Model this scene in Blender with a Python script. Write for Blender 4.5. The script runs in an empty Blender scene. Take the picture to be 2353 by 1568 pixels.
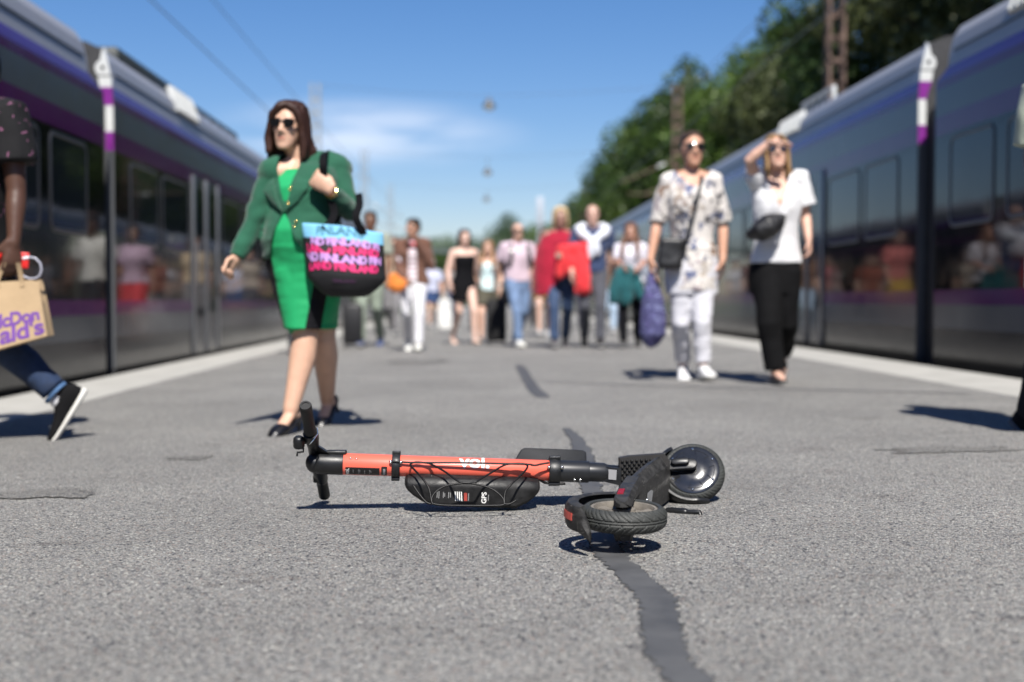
import bpy, bmesh, math, random
import numpy as np
from mathutils import Vector, Matrix, noise as mnoise

V = Vector
R = math.radians
scene = bpy.context.scene
COL = scene.collection

# ------------------------------------------------------------------ camera
CAMH = 0.62
FPX = 2941.0                       # focal length in units of a 2353 px wide frame (45 mm on 36 mm)
cam_data = bpy.data.cameras.new("camera")
cam = bpy.data.objects.new("camera", cam_data)
COL.objects.link(cam)
cam_data.sensor_width = 36.0
cam_data.lens = 45.0
cam_data.clip_start = 0.05
cam_data.clip_end = 3000.0
YAW = math.atan(81.5 / FPX)
PITCH = math.atan(94.0 / FPX)
cam.location = (0, 0, CAMH)
cam.rotation_euler = (math.pi / 2 - PITCH, 0, -YAW)
cam_data.dof.use_dof = True
cam_data.dof.focus_distance = 3.46
cam_data.dof.aperture_fstop = 1.66
cam_data.dof.aperture_blades = 9
scene.camera = cam

# ------------------------------------------------------------------ sky and sun
SUN_EL = R(51)
SUN_AZ_X = 0.10                    # sun stands behind the camera, a touch to its right
world = bpy.data.worlds.new("World")
scene.world = world
world.use_nodes = True
wn, wl = world.node_tree.nodes, world.node_tree.links
wn.clear()
w_out = wn.new("ShaderNodeOutputWorld")
w_bg = wn.new("ShaderNodeBackground")
w_sky = wn.new("ShaderNodeTexSky")
w_sky.sky_type = 'NISHITA'
w_sky.sun_disc = False
w_sky.sun_elevation = SUN_EL
w_sky.sun_rotation = math.pi - math.atan(SUN_AZ_X)
w_sky.altitude = 0
w_sky.air_density = 1.0
w_sky.dust_density = 0.35
w_sky.ozone_density = 3.0
w_bg.inputs['Strength'].default_value = 0.064
# thin cirrus: stretched noise, one wisp low over the platform end and others round the sky
w_tc = wn.new("ShaderNodeTexCoord")
w_map = wn.new("ShaderNodeMapping"); w_map.inputs['Scale'].default_value = (5, 5, 30)
w_noise = wn.new("ShaderNodeTexNoise"); w_noise.inputs['Scale'].default_value = 1.6
w_noise.inputs['Detail'].default_value = 6; w_noise.inputs['Roughness'].default_value = 0.55
w_off = wn.new("ShaderNodeVectorMath"); w_off.operation = 'SUBTRACT'
w_off.inputs[1].default_value = (-0.085, 0.985, 0.128)
w_scl = wn.new("ShaderNodeVectorMath"); w_scl.operation = 'MULTIPLY'
w_scl.inputs[1].default_value = (8.0, 1.0, 36.0)
w_len = wn.new("ShaderNodeVectorMath"); w_len.operation = 'LENGTH'
w_mr = wn.new("ShaderNodeMapRange"); w_mr.interpolation_type = 'SMOOTHSTEP'
w_mr.inputs['From Min'].default_value = 1.15; w_mr.inputs['From Max'].default_value = 0.1
w_mr2 = wn.new("ShaderNodeMapRange"); w_mr2.interpolation_type = 'SMOOTHSTEP'
w_mr2.inputs['From Min'].default_value = 0.28; w_mr2.inputs['From Max'].default_value = 0.62
w_mul = wn.new("ShaderNodeMath"); w_mul.operation = 'MULTIPLY'
w_mul2 = wn.new("ShaderNodeMath"); w_mul2.operation = 'MULTIPLY'; w_mul2.inputs[1].default_value = 0.66
w_mix = wn.new("ShaderNodeMix"); w_mix.data_type = 'RGBA'
w_mix.inputs[7].default_value = (9.5, 10.2, 11.6, 1)
wl.new(w_tc.outputs['Generated'], w_map.inputs['Vector']); wl.new(w_map.outputs[0], w_noise.inputs['Vector'])
wl.new(w_tc.outputs['Generated'], w_off.inputs[0]); wl.new(w_off.outputs[0], w_scl.inputs[0])
wl.new(w_scl.outputs[0], w_len.inputs[0]); wl.new(w_len.outputs['Value'], w_mr.inputs['Value'])
wl.new(w_noise.outputs[0], w_mr2.inputs['Value'])
wl.new(w_mr.outputs[0], w_mul.inputs[0]); wl.new(w_mr2.outputs[0], w_mul.inputs[1])
wl.new(w_mul.outputs[0], w_mul2.inputs[0]); wl.new(w_mul2.outputs[0], w_mix.inputs[0])
w_hsv = wn.new("ShaderNodeHueSaturation"); w_hsv.inputs['Saturation'].default_value = 1.28
wl.new(w_sky.outputs[0], w_hsv.inputs['Color'])
w_tint = wn.new('ShaderNodeVectorMath'); w_tint.operation = 'MULTIPLY'; w_tint.inputs[1].default_value = (1.0, .955, 1.09)
wl.new(w_hsv.outputs[0], w_tint.inputs[0]); wl.new(w_tint.outputs[0], w_mix.inputs[6]); wl.new(w_mix.outputs[2], w_bg.inputs['Color'])
wl.new(w_bg.outputs[0], w_out.inputs['Surface'])

sun_data = bpy.data.lights.new("sun", 'SUN')
sun_data.energy = 5.0
sun_data.angle = R(0.53)
sun_data.color = (1.0, 0.955, 0.89)
sun = bpy.data.objects.new("sun", sun_data)
COL.objects.link(sun)
_ld = V((-SUN_AZ_X, 1.0, -math.tan(SUN_EL))).normalized()     # direction the light travels
sun.rotation_euler = _ld.to_track_quat('-Z', 'Y').to_euler()
sun.location = (2, -10, 15)

scene.view_settings.view_transform = 'Standard'
scene.view_settings.look = 'None'
scene.view_settings.gamma = 1.0
scene.view_settings.use_curve_mapping = False
scene.view_settings.exposure = 0.69
scene.cycles.max_bounces = 6
scene.cycles.transparent_max_bounces = 8
scene.cycles.use_denoising = True

# ------------------------------------------------------------------ geometry of the view
_Rc = cam.rotation_euler.to_matrix()
SLOPE = 0.015                      # cross fall of the platform


def at(px, py, D):
    """World point at world-y distance D that the 2353x1568 photograph shows at (px, py)."""
    d = _Rc @ V(((px - 1176.5) / FPX, -(py - 784.0) / FPX, -1.0))
    return V((0, 0, CAMH)) + d * (D / d.y)


def gr(px, py):
    """The platform point shown at (px, py)."""
    d = _Rc @ V(((px - 1176.5) / FPX, -(py - 784.0) / FPX, -1.0))
    t = -CAMH / (d.z - SLOPE * d.x)
    return V((0, 0, CAMH)) + d * t


def gz(x):
    return SLOPE * x


# ------------------------------------------------------------------ mesh builder
class MB:
    def __init__(s):
        s.v, s.f, s.m = [], [], []
        s.cur = 0

    def add(s, vs, fs):
        b = len(s.v)
        s.v.extend([tuple(p) for p in vs])
        for f in fs:
            s.f.append(tuple(i + b for i in f)); s.m.append(s.cur)
        return b

    def ringloft(s, rings, cap=True, closed=True):
        n = len(rings[0]); b = len(s.v)
        for r in rings:
            s.v.extend([tuple(p) for p in r])
        for i in range(len(rings) - 1):
            for j in range(n if closed else n - 1):
                a = b + i * n + j; c = b + i * n + (j + 1) % n
                s.f.append((a, c, c + n, a + n)); s.m.append(s.cur)
        if cap and closed:
            s.f.append(tuple(b + j for j in range(n))[::-1]); s.m.append(s.cur)
            e = b + (len(rings) - 1) * n
            s.f.append(tuple(e + j for j in range(n))); s.m.append(s.cur)

    def tube(s, pts, rad, n=14, dome=True, up=None, flat=1.0, close=False):
        """Tube along pts; rad a number or a list; flat squeezes along the second axis; dome rounds the ends."""
        pts = [V(p) for p in pts]
        if not isinstance(rad, (list, tuple)):
            rad = [rad] * len(pts)
        rings = []
        T = []
        for i in range(len(pts)):
            if close:
                t = pts[(i + 1) % len(pts)] - pts[i - 1]
            else:
                t = pts[min(i + 1, len(pts) - 1)] - pts[max(i - 1, 0)]
            T.append(t.normalized() if t.length > 1e-9 else V((0, 0, 1)))
        u = V(up) if up is not None else (V((0, 0, 1)) if abs(T[0].z) < 0.9 else V((1, 0, 0)))
        for i, p in enumerate(pts):
            u = (u - T[i] * u.dot(T[i]))
            u = u.normalized() if u.length > 1e-6 else T[i].orthogonal().normalized()
            w = T[i].cross(u)
            r = rad[i]

            def ring(c, rr):
                return [c + (u * math.cos(2 * math.pi * j / n) * flat + w * math.sin(2 * math.pi * j / n)) * rr for j in range(n)]
            if dome and not close and i == 0:
                for a in (80, 55, 28):
                    rings.append(ring(p - T[i] * r * math.sin(R(a)), r * math.cos(R(a))))
            rings.append(ring(p, r))
            if dome and not close and i == len(pts) - 1:
                for a in (28, 55, 80):
                    rings.append(ring(p + T[i] * r * math.sin(R(a)), r * math.cos(R(a))))
        if close:
            rings.append(rings[0])
        s.ringloft(rings, cap=not close)

    def ell(s, c, r, rot=None, n=16, m=10):
        c = V(c)
        if not isinstance(r, (list, tuple)):
            r = (r, r, r)
        rings = []
        for i in range(1, m):
            a = math.pi * i / m - math.pi / 2
            ring = []
            for j in range(n):
                b = 2 * math.pi * j / n
                p = V((math.cos(a) * math.cos(b) * r[0], math.cos(a) * math.sin(b) * r[1], math.sin(a) * r[2]))
                ring.append(c + (rot @ p if rot else p))
            rings.append(ring)
        s.ringloft(rings)

    def box(s, c, d, rot=None, ch=0.0):
        """Box, centre c, full dims d, optional 3x3 rot, chamfer ch."""
        c = V(c)
        hx, hy, hz = d[0] / 2, d[1] / 2, d[2] / 2
        if ch <= 0:
            P = [(x, y, z) for z in (-hz, hz) for x, y in ((-hx, -hy), (hx, -hy), (hx, hy), (-hx, hy))]
            P = [c + (rot @ V(p) if rot else V(p)) for p in P]
            s.add(P, [(3, 2, 1, 0), (4, 5, 6, 7), (0, 1, 5, 4), (1, 2, 6, 5), (2, 3, 7, 6), (3, 0, 4, 7)])
            return

        def rr(ix, iy, z):
            q = []
            for sx, sy in ((1, 1), (-1, 1), (-1, -1), (1, -1)):
                a0 = {(1, 1): 0, (-1, 1): 90, (-1, -1): 180, (1, -1): 270}[(sx, sy)]
                for k in (0, 45, 90):
                    a = R(a0 + k)
                    q.append(V((sx * (hx - ch) + math.cos(a) * (ch - ix), sy * (hy - ch) + math.sin(a) * (ch - iy), z)))
            return [c + (rot @ p if rot else p) for p in q]
        k = ch * 0.3
        s.ringloft([rr(ch * .9, ch * .9, -hz), rr(k, k, -hz + k), rr(0, 0, -hz + ch), rr(0, 0, hz - ch), rr(k, k, hz - k), rr(ch * .9, ch * .9, hz)])

    def prism(s, outline, O, U, W, N, depth, ch=0.0):
        """Closed outline [(u, w)] in the plane O+uU+wW, extruded by depth along N with small chamfers."""
        O, U, W, N = V(O), V(U), V(W), V(N)
        n = len(outline)
        ctr = (sum(p[0] for p in outline) / n, sum(p[1] for p in outline) / n)

        def ring(inset, d):
            out = []
            for (u, w) in outline:
                du, dw = u - ctr[0], w - ctr[1]
                L = math.hypot(du, dw) or 1
                k = max(0.0, 1 - inset / L)
                out.append(O + U * (ctr[0] + du * k) + W * (ctr[1] + dw * k) + N * d)
            return out
        if ch > 0:
            s.ringloft([ring(ch, 0), ring(ch * .3, ch * .3), ring(0, ch), ring(0, depth - ch), ring(ch * .3, depth - ch * .3), ring(ch, depth)])
        else:
            s.ringloft([ring(0, 0), ring(0, depth)])

    def lathe(s, prof, O, A, n=32, close=False, cap=True):
        """prof [(radius, height)] about the axis A through O."""
        O, A = V(O), V(A).normalized()
        u = A.orthogonal().normalized(); w = A.cross(u)
        rings = [[O + A * h + (u * math.cos(2 * math.pi * j / n) + w * math.sin(2 * math.pi * j / n)) * r for j in range(n)] for r, h in prof]
        if close:
            rings.append(rings[0])
        s.ringloft(rings, cap=cap and not close)

    def build(s, name, mats, parent=None, origin=None, sharp=40, smooth=True, **props):
        if not isinstance(mats, (list, tuple)):
            mats = [mats]
        o = mesh_obj(name, s.v, s.f, s.m, mats, parent, origin, sharp, smooth)
        for k, v_ in props.items():
            o[k] = v_
        return o


def wloc(o):
    """World location of an unrotated parent chain."""
    p = V(o.location)
    while o.parent is not None:
        o = o.parent
        p = p + o.location
    return p


def finish(me, mats, sharp=40, smooth=True):
    for m_ in mats:
        me.materials.append(m_)
    if smooth:
        me.shade_smooth()
        if sharp:
            me.set_sharp_from_angle(angle=R(sharp))


def mesh_obj(name, vs, fs, mi, mats, parent=None, origin=None, sharp=40, smooth=True):
    org = V(origin) if origin is not None else (wloc(parent) if parent is not None else V((0, 0, 0)))
    me = bpy.data.meshes.new(name)
    me.from_pydata([(p[0] - org.x, p[1] - org.y, p[2] - org.z) for p in vs], [], fs)
    bm = bmesh.new(); bm.from_mesh(me)
    bmesh.ops.recalc_face_normals(bm, faces=bm.faces)
    bm.to_mesh(me); bm.free()
    if mi and len(mats) > 1:
        me.polygons.foreach_set('material_index', mi)
    finish(me, mats, sharp, smooth)
    o = bpy.data.objects.new(name, me)
    COL.objects.link(o)
    if parent is not None:
        o.parent = parent
    else:
        o.location = org
    return o


def thing(name, label, cat, loc, group=None):
    o = bpy.data.objects.new(name, None)
    COL.objects.link(o)
    o.location = loc
    o.empty_display_size = 0.1
    o['label'] = label; o['category'] = cat
    if group:
        o['group'] = group
    return o


def tag(o, label, cat, group=None):
    o['label'] = label; o['category'] = cat
    if group:
        o['group'] = group
    return o


def remesh(mb, voxel, smooth=3):
    """The builder's overlapping closed shapes fused into ONE continuous surface."""
    me = bpy.data.meshes.new("tmp")
    me.from_pydata(mb.v, [], mb.f)
    bm = bmesh.new(); bm.from_mesh(me)
    # normals outwards, island by island
    bmesh.ops.recalc_face_normals(bm, faces=bm.faces)
    bm.to_mesh(me); bm.free()
    o = bpy.data.objects.new("tmp", me)
    COL.objects.link(o)
    m = o.modifiers.new("r", 'REMESH'); m.mode = 'VOXEL'; m.voxel_size = voxel; m.adaptivity = 0
    if smooth:
        sm = o.modifiers.new("s", 'SMOOTH'); sm.factor = 0.5; sm.iterations = smooth
    dg = bpy.context.evaluated_depsgraph_get()
    me2 = bpy.data.meshes.new_from_object(o.evaluated_get(dg))
    bpy.data.objects.remove(o); bpy.data.meshes.remove(me)
    return me2


def coords(me):
    a = np.empty(len(me.vertices) * 3, np.float32)
    me.vertices.foreach_get('co', a)
    return a.reshape(-1, 3)


def set_coords(me, a):
    me.vertices.foreach_set('co', np.ascontiguousarray(a, np.float32).ravel())
    me.update()


def normals(me):
    a = np.empty(len(me.vertices) * 3, np.float32)
    me.vertex_normals.foreach_get('vector', a)
    return a.reshape(-1, 3)


def wrinkle(me, amp, freq, seed=0.0):
    """Push vertices along their normals by stretched noise: folds in cloth."""
    a, nn = coords(me), normals(me)
    d = np.empty(len(a), np.float32)
    fx, fy, fz = freq
    for i, (x, y, z) in enumerate(a):
        q = V((x * fx + seed, y * fy + 3.1, z * fz + seed * .7))
        d[i] = mnoise.noise(q) + 0.5 * mnoise.noise(q * 2.1)
    set_coords(me, a + nn * (d * amp)[:, None])


def cut_faces(me, fn):
    """Delete the faces whose centre fn(p, n) picks."""
    bm = bmesh.new(); bm.from_mesh(me)
    dead = [f for f in bm.faces if fn(f.calc_center_median(), f.normal)]
    bmesh.ops.delete(bm, geom=dead, context='FACES')
    for _ in range(8):                       # a clean hem along the cut
        mv = {}
        for v_ in bm.verts:
            nb = [e.other_vert(v_).co for e in v_.link_edges if e.is_boundary]
            if len(nb) == 2:
                mv[v_] = v_.co * .4 + (nb[0] + nb[1]) * .3
        for v_, c_ in mv.items():
            v_.co = c_
    bm.to_mesh(me); bm.free()


def put(me, name, mats, parent, sharp=None):
    """Link a world-space mesh as a part of parent."""
    if not isinstance(mats, (list, tuple)):
        mats = [mats]
    a = coords(me)
    L = wloc(parent)
    set_coords(me, a - np.array([L.x, L.y, L.z], np.float32))
    finish(me, mats, sharp)
    me.name = name
    o = bpy.data.objects.new(name, me)
    COL.objects.link(o)
    o.parent = parent
    return o


# ------------------------------------------------------------------ materials
_mats = {}


def _new(name):
    m = bpy.data.materials.new(name)
    m.use_nodes = True
    return m, m.node_tree.nodes, m.node_tree.links, m.node_tree.nodes['Principled BSDF']


def rgba(c):
    return (c[0], c[1], c[2], 1.0)


def simple(name, col, rough=0.6, metal=0.0, coat=0.0, spec=0.5, bump=0.0, bscale=200.0, var=0.0, vscale=12.0, stretch=(1, 1, 1), sheen=0.0, sss=0.0, rvar=0.0, trans=0.0, stretch_var=None, scuff=None):
    """Principled material with optional colour mottling, fine relief and gloss variation."""
    if name in _mats:
        return _mats[name]
    m, N, L, B = _new(name)
    B.inputs['Base Color'].default_value = rgba(col)
    B.inputs['Roughness'].default_value = rough
    B.inputs['Metallic'].default_value = metal
    B.inputs['Coat Weight'].default_value = coat
    B.inputs['Coat Roughness'].default_value = 0.05
    B.inputs['Specular IOR Level'].default_value = spec
    if sheen:
        B.inputs['Sheen Weight'].default_value = sheen
        B.inputs['Sheen Roughness'].default_value = 0.5
    if sss:
        B.inputs['Subsurface Weight'].default_value = sss
        B.inputs['Subsurface Radius'].default_value = (1.0, 0.35, 0.2)
        B.inputs['Subsurface Scale'].default_value = 0.012
    if trans:
        B.inputs['Transmission Weight'].default_value = trans
    tc = N.new('ShaderNodeTexCoord')
    if var:
        mp = N.new('ShaderNodeMapping'); mp.inputs['Scale'].default_value = stretch_var or stretch
        nz = N.new('ShaderNodeTexNoise'); nz.inputs['Scale'].default_value = vscale; nz.inputs['Detail'].default_value = 5
        nz.inputs['Roughness'].default_value = 0.6
        cr = N.new('ShaderNodeMapRange'); cr.inputs['From Min'].default_value = 0.3; cr.inputs['From Max'].default_value = 0.7
        cr.inputs['To Min'].default_value = 1 - var; cr.inputs['To Max'].default_value = 1 + var
        mx = N.new('ShaderNodeVectorMath'); mx.operation = 'SCALE'
        mx.inputs[0].default_value = col
        L.new(tc.outputs['Object'], mp.inputs[0]); L.new(mp.outputs[0], nz.inputs['Vector'])
        L.new(nz.outputs[0], cr.inputs['Value']); L.new(cr.outputs[0], mx.inputs['Scale'])
        L.new(mx.outputs[0], B.inputs['Base Color'])
        if rvar:
            rr = N.new('ShaderNodeMapRange'); rr.inputs['From Min'].default_value = 0.3; rr.inputs['From Max'].default_value = 0.7
            rr.inputs['To Min'].default_value = max(0.02, rough - rvar); rr.inputs['To Max'].default_value = min(1, rough + rvar)
            L.new(nz.outputs[0], rr.inputs['Value']); L.new(rr.outputs[0], B.inputs['Roughness'])
    if scuff:                     # scratches and rubbed spots: (colour, amount, stretch)
        sc_, am_, ss_ = scuff
        m3 = N.new('ShaderNodeMapping'); m3.inputs['Scale'].default_value = ss_; m3.inputs['Rotation'].default_value = (.4, .7, .5)
        n3 = N.new('ShaderNodeTexNoise'); n3.inputs['Scale'].default_value = 38; n3.inputs['Detail'].default_value = 7; n3.inputs['Roughness'].default_value = .72
        r3 = N.new('ShaderNodeMapRange'); r3.inputs['From Min'].default_value = am_; r3.inputs['From Max'].default_value = am_ + .07
        r3.inputs['To Max'].default_value = .75
        x3 = N.new('ShaderNodeMix'); x3.data_type = 'RGBA'; x3.inputs[7].default_value = rgba(sc_); x3.inputs[6].default_value = rgba(col)
        L.new(tc.outputs['Object'], m3.inputs[0]); L.new(m3.outputs[0], n3.inputs['Vector']); L.new(n3.outputs[0], r3.inputs['Value']); L.new(r3.outputs[0], x3.inputs[0])
        if var:
            L.new(mx.outputs[0], x3.inputs[6])
        L.new(x3.outputs[2], B.inputs['Base Color'])
    if bump:
        mp2 = N.new('ShaderNodeMapping'); mp2.inputs['Scale'].default_value = stretch
        nb = N.new('ShaderNodeTexNoise'); nb.inputs['Scale'].default_value = bscale; nb.inputs['Detail'].default_value = 3
        bp = N.new('ShaderNodeBump'); bp.inputs['Strength'].default_value = bump; bp.inputs['Distance'].default_value = 0.002
        L.new(tc.outputs['Object'], mp2.inputs[0]); L.new(mp2.outputs[0], nb.inputs['Vector'])
        L.new(nb.outputs[0], bp.inputs['Height']); L.new(bp.outputs[0], B.inputs['Normal'])
    _mats[name] = m
    return m


def cloth(name, col, rough=0.85, var=0.10, sheen=0.15):
    dark = max(col) < .03
    return simple(name, tuple(c * (.6 if dark else 1) for c in col), rough=rough, bump=0.35, bscale=420, var=var, vscale=9, sheen=0.0 if dark else sheen, spec=0.12 if dark else 0.25)


def skin(name, col):
    return simple(name, col, rough=0.48, var=0.07, vscale=22, bump=0.12, bscale=300, sss=0.10, spec=0.4)


def hairmat(name, col):
    return simple(name, col, rough=0.46, var=0.45, vscale=14, stretch_var=(9, 9, 1.0), bump=0.8, bscale=60, stretch=(9, 9, 0.6), spec=0.30)


def spots(name, base, cols, scale=14.0, size=0.32, soft=0.08, rough=0.85, dist=0.4):
    """Cloth printed with scattered motifs in several colours."""
    m, N, L, B = _new(name)
    tc = N.new('ShaderNodeTexCoord')
    nz = N.new('ShaderNodeTexNoise'); nz.inputs['Scale'].default_value = scale * 2.2; nz.inputs['Detail'].default_value = 3
    ad = N.new('ShaderNodeMix'); ad.data_type = 'RGBA'; ad.blend_type = 'LINEAR_LIGHT'; ad.inputs[0].default_value = dist * 0.12
    vo = N.new('ShaderNodeTexVoronoi'); vo.inputs['Scale'].default_value = scale
    L.new(tc.outputs['Object'], nz.inputs['Vector']); L.new(tc.outputs['Object'], ad.inputs[6]); L.new(nz.outputs['Color'], ad.inputs[7])
    L.new(ad.outputs[2], vo.inputs['Vector'])
    mr = N.new('ShaderNodeMapRange'); mr.interpolation_type = 'SMOOTHSTEP'
    mr.inputs['From Min'].default_value = size + soft; mr.inputs['From Max'].default_value = size - soft
    L.new(vo.outputs['Distance'], mr.inputs['Value'])
    sp = N.new('ShaderNodeSeparateColor'); L.new(vo.outputs['Color'], sp.inputs[0])
    ra = N.new('ShaderNodeValToRGB'); ra.color_ramp.interpolation = 'CONSTANT'
    el = ra.color_ramp.elements
    while len(el) > 1:
        el.remove(el[-1])
    el[0].position = 0; el[0].color = rgba(cols[0])
    for i, c in enumerate(cols[1:], 1):
        e = el.new(i / len(cols)); e.color = rgba(c)
    L.new(sp.outputs[0], ra.inputs[0])
    mx = N.new('ShaderNodeMix'); mx.data_type = 'RGBA'; mx.inputs[6].default_value = rgba(base)
    L.new(mr.outputs[0], mx.inputs[0]); L.new(ra.outputs[0], mx.inputs[7]); L.new(mx.outputs[2], B.inputs['Base Color'])
    B.inputs['Roughness'].default_value = rough
    B.inputs['Specular IOR Level'].default_value = 0.25
    return m


def stripes(name, a, b, freq, axis=2, duty=0.5, rough=0.85):
    m, N, L, B = _new(name)
    tc = N.new('ShaderNodeTexCoord'); sp = N.new('ShaderNodeSeparateXYZ')
    L.new(tc.outputs['Object'], sp.inputs[0])
    mu = N.new('ShaderNodeMath'); mu.operation = 'MULTIPLY'; mu.inputs[1].default_value = freq
    fr = N.new('ShaderNodeMath'); fr.operation = 'FRACT'
    gt = N.new('ShaderNodeMath'); gt.operation = 'GREATER_THAN'; gt.inputs[1].default_value = duty
    mx = N.new('ShaderNodeMix'); mx.data_type = 'RGBA'; mx.inputs[6].default_value = rgba(a); mx.inputs[7].default_value = rgba(b)
    L.new(sp.outputs[axis], mu.inputs[0]); L.new(mu.outputs[0], fr.inputs[0]); L.new(fr.outputs[0], gt.inputs[0])
    L.new(gt.outputs[0], mx.inputs[0]); L.new(mx.outputs[2], B.inputs['Base Color'])
    B.inputs['Roughness'].default_value = rough; B.inputs['Specular IOR Level'].default_value = 0.25
    return m


def text_mesh(body, size, bold=0.0, spacing=1.0, shear=0.0, cuts=None):
    """Flat lettering as (verts2d, faces), baseline at 0, centred on x."""
    cu = bpy.data.curves.new("t", 'FONT')
    cu.body = body; cu.size = size; cu.offset = bold; cu.space_character = spacing; cu.shear = shear
    cu.resolution_u = 4; cu.align_x = 'CENTER'; cu.fill_mode = 'FRONT'
    o = bpy.data.objects.new("t", cu); COL.objects.link(o)
    dg = bpy.context.evaluated_depsgraph_get()
    me = bpy.data.meshes.new_from_object(o.evaluated_get(dg))
    if cuts:                      # slice so that the letters can follow a curved surface
        bm = bmesh.new(); bm.from_mesh(me)
        for ax, nrm in ((0, (1, 0, 0)), (1, (0, 1, 0))):
            lo = min(v.co[ax] for v in bm.verts); hi = max(v.co[ax] for v in bm.verts)
            k = lo + cuts
            while k < hi:
                co = (k, 0, 0) if ax == 0 else (0, k, 0)
                bmesh.ops.bisect_plane(bm, geom=bm.verts[:] + bm.edges[:] + bm.faces[:], plane_co=co, plane_no=nrm)
                k += cuts
        bm.to_mesh(me); bm.free()
    vs = [(v.co.x, v.co.y) for v in me.vertices]
    fs = [tuple(p.vertices) for p in me.polygons]
    bpy.data.objects.remove(o); bpy.data.curves.remove(cu); bpy.data.meshes.remove(me)
    return vs, fs
# ================================================================== setting
def asphalt_material(name="asphalt", dark=1.0):
    m, N, L, B = _new(name)
    tc = N.new('ShaderNodeTexCoord')

    def ramp(src, stops, interp='LINEAR'):
        r = N.new('ShaderNodeValToRGB'); r.color_ramp.interpolation = interp
        el = r.color_ramp.elements
        while len(el) > 1:
            el.remove(el[-1])
        el[0].position, el[0].color = stops[0][0], rgba(stops[0][1])
        for p_, c_ in stops[1:]:
            e = el.new(p_); e.color = rgba(c_)
        L.new(src, r.inputs[0])
        return r.outputs[0]

    def vor(scale, feature='F1'):
        v_ = N.new('ShaderNodeTexVoronoi'); v_.inputs['Scale'].default_value = scale; v_.feature = feature
        L.new(tc.outputs['Object'], v_.inputs['Vector'])
        return v_

    def mixc(f, a, b, mode='MIX'):
        x = N.new('ShaderNodeMix'); x.data_type = 'RGBA'; x.blend_type = mode
        if isinstance(f, float):
            x.inputs[0].default_value = f
        else:
            L.new(f, x.inputs[0])
        L.new(a, x.inputs[6]); L.new(b, x.inputs[7])
        return x.outputs[2]
    # stones of two sizes in a bitumen and grit matrix
    v1, v2 = vor(106.0), vor(255.0)
    s1 = N.new('ShaderNodeSeparateColor'); L.new(v1.outputs['Color'], s1.inputs[0])
    s2 = N.new('ShaderNodeSeparateColor'); L.new(v2.outputs['Color'], s2.inputs[0])
    pal = [(0, (.026, .029, .040)), (.16, (.10, .10, .112)), (.30, (.25, .24, .225)), (.48, (.30, .272, .252)), (.60, (.20, .20, .21)), (.74, (.38, .372, .355)), (.90, (.27, .215, .195)), (.96, (.55, .54, .51))]
    c1 = ramp(s1.outputs[0], pal, 'CONSTANT')
    c2 = ramp(s2.outputs[1], pal, 'CONSTANT')
    nz = N.new('ShaderNodeTexNoise'); nz.inputs['Scale'].default_value = 420; nz.inputs['Detail'].default_value = 3
    L.new(tc.outputs['Object'], nz.inputs['Vector'])
    grit = ramp(nz.outputs[0], [(.3, (.085, .087, .092)), (.7, (.32, .317, .305))])
    # share of big stones showing
    gt = N.new('ShaderNodeMath'); gt.operation = 'GREATER_THAN'; gt.inputs[1].default_value = 0.45
    L.new(s1.outputs[1], gt.inputs[0])
    near = N.new('ShaderNodeMapRange'); near.inputs['From Min'].default_value = 0.55; near.inputs['From Max'].default_value = 0.35
    L.new(v1.outputs['Distance'], near.inputs['Value'])
    f1 = N.new('ShaderNodeMath'); f1.operation = 'MULTIPLY'; L.new(gt.outputs[0], f1.inputs[0]); L.new(near.outputs[0], f1.inputs[1])
    base = mixc(0.62, grit, c2)
    base = mixc(f1.outputs[0], base, c1)
    # broad tone variation, scuffs and drips
    nb = N.new('ShaderNodeTexNoise'); nb.inputs['Scale'].default_value = 0.9; nb.inputs['Detail'].default_value = 6; nb.inputs['Roughness'].default_value = .6
    L.new(tc.outputs['Object'], nb.inputs['Vector'])
    tone = ramp(nb.outputs[0], [(.28, (1.02, 1.03, 1.0)), (.72, (1.42, 1.43, 1.38))])
    base = mixc(1.0, base, tone, 'MULTIPLY')
    mp = N.new('ShaderNodeMapping'); mp.inputs['Scale'].default_value = (1.3, 3.2, 1); mp.inputs['Rotation'].default_value = (0, 0, 0.2)
    ns = N.new('ShaderNodeTexNoise'); ns.inputs['Scale'].default_value = 1.5; ns.inputs['Detail'].default_value = 7; ns.inputs['Roughness'].default_value = .68
    L.new(tc.outputs['Object'], mp.inputs[0]); L.new(mp.outputs[0], ns.inputs['Vector'])
    stain = ramp(ns.outputs[0], [(.60, (1, 1, 1)), (.69, (.70, .68, .68))])
    base = mixc(1.0, base, stain, 'MULTIPLY')
    nsp = N.new('ShaderNodeTexVoronoi'); nsp.inputs['Scale'].default_value = 2.6; L.new(tc.outputs['Object'], nsp.inputs['Vector'])
    spot = ramp(nsp.outputs['Distance'], [(.05, (.55, .55, .57)), (.085, (1, 1, 1))])
    base = mixc(0.75, base, mixc(1.0, base, spot, 'MULTIPLY'))
    if dark < 1:
        ds = N.new('ShaderNodeVectorMath'); ds.operation = 'SCALE'; ds.inputs['Scale'].default_value = dark
        L.new(base, ds.inputs[0]); base = ds.outputs[0]
    L.new(base, B.inputs['Base Color'])
    B.inputs['Roughness'].default_value = 0.82
    B.inputs['Specular IOR Level'].default_value = 0.35
    # relief
    h1 = N.new('ShaderNodeMath'); h1.operation = 'MULTIPLY'; L.new(f1.outputs[0], h1.inputs[0]); h1.inputs[1].default_value = 0.9
    inv = N.new('ShaderNodeMath'); inv.operation = 'SUBTRACT'; inv.inputs[0].default_value = 0.6
    L.new(v2.outputs['Distance'], inv.inputs[1])
    h2 = N.new('ShaderNodeMath'); h2.operation = 'ADD'; L.new(h1.outputs[0], h2.inputs[0]); L.new(inv.outputs[0], h2.inputs[1])
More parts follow.
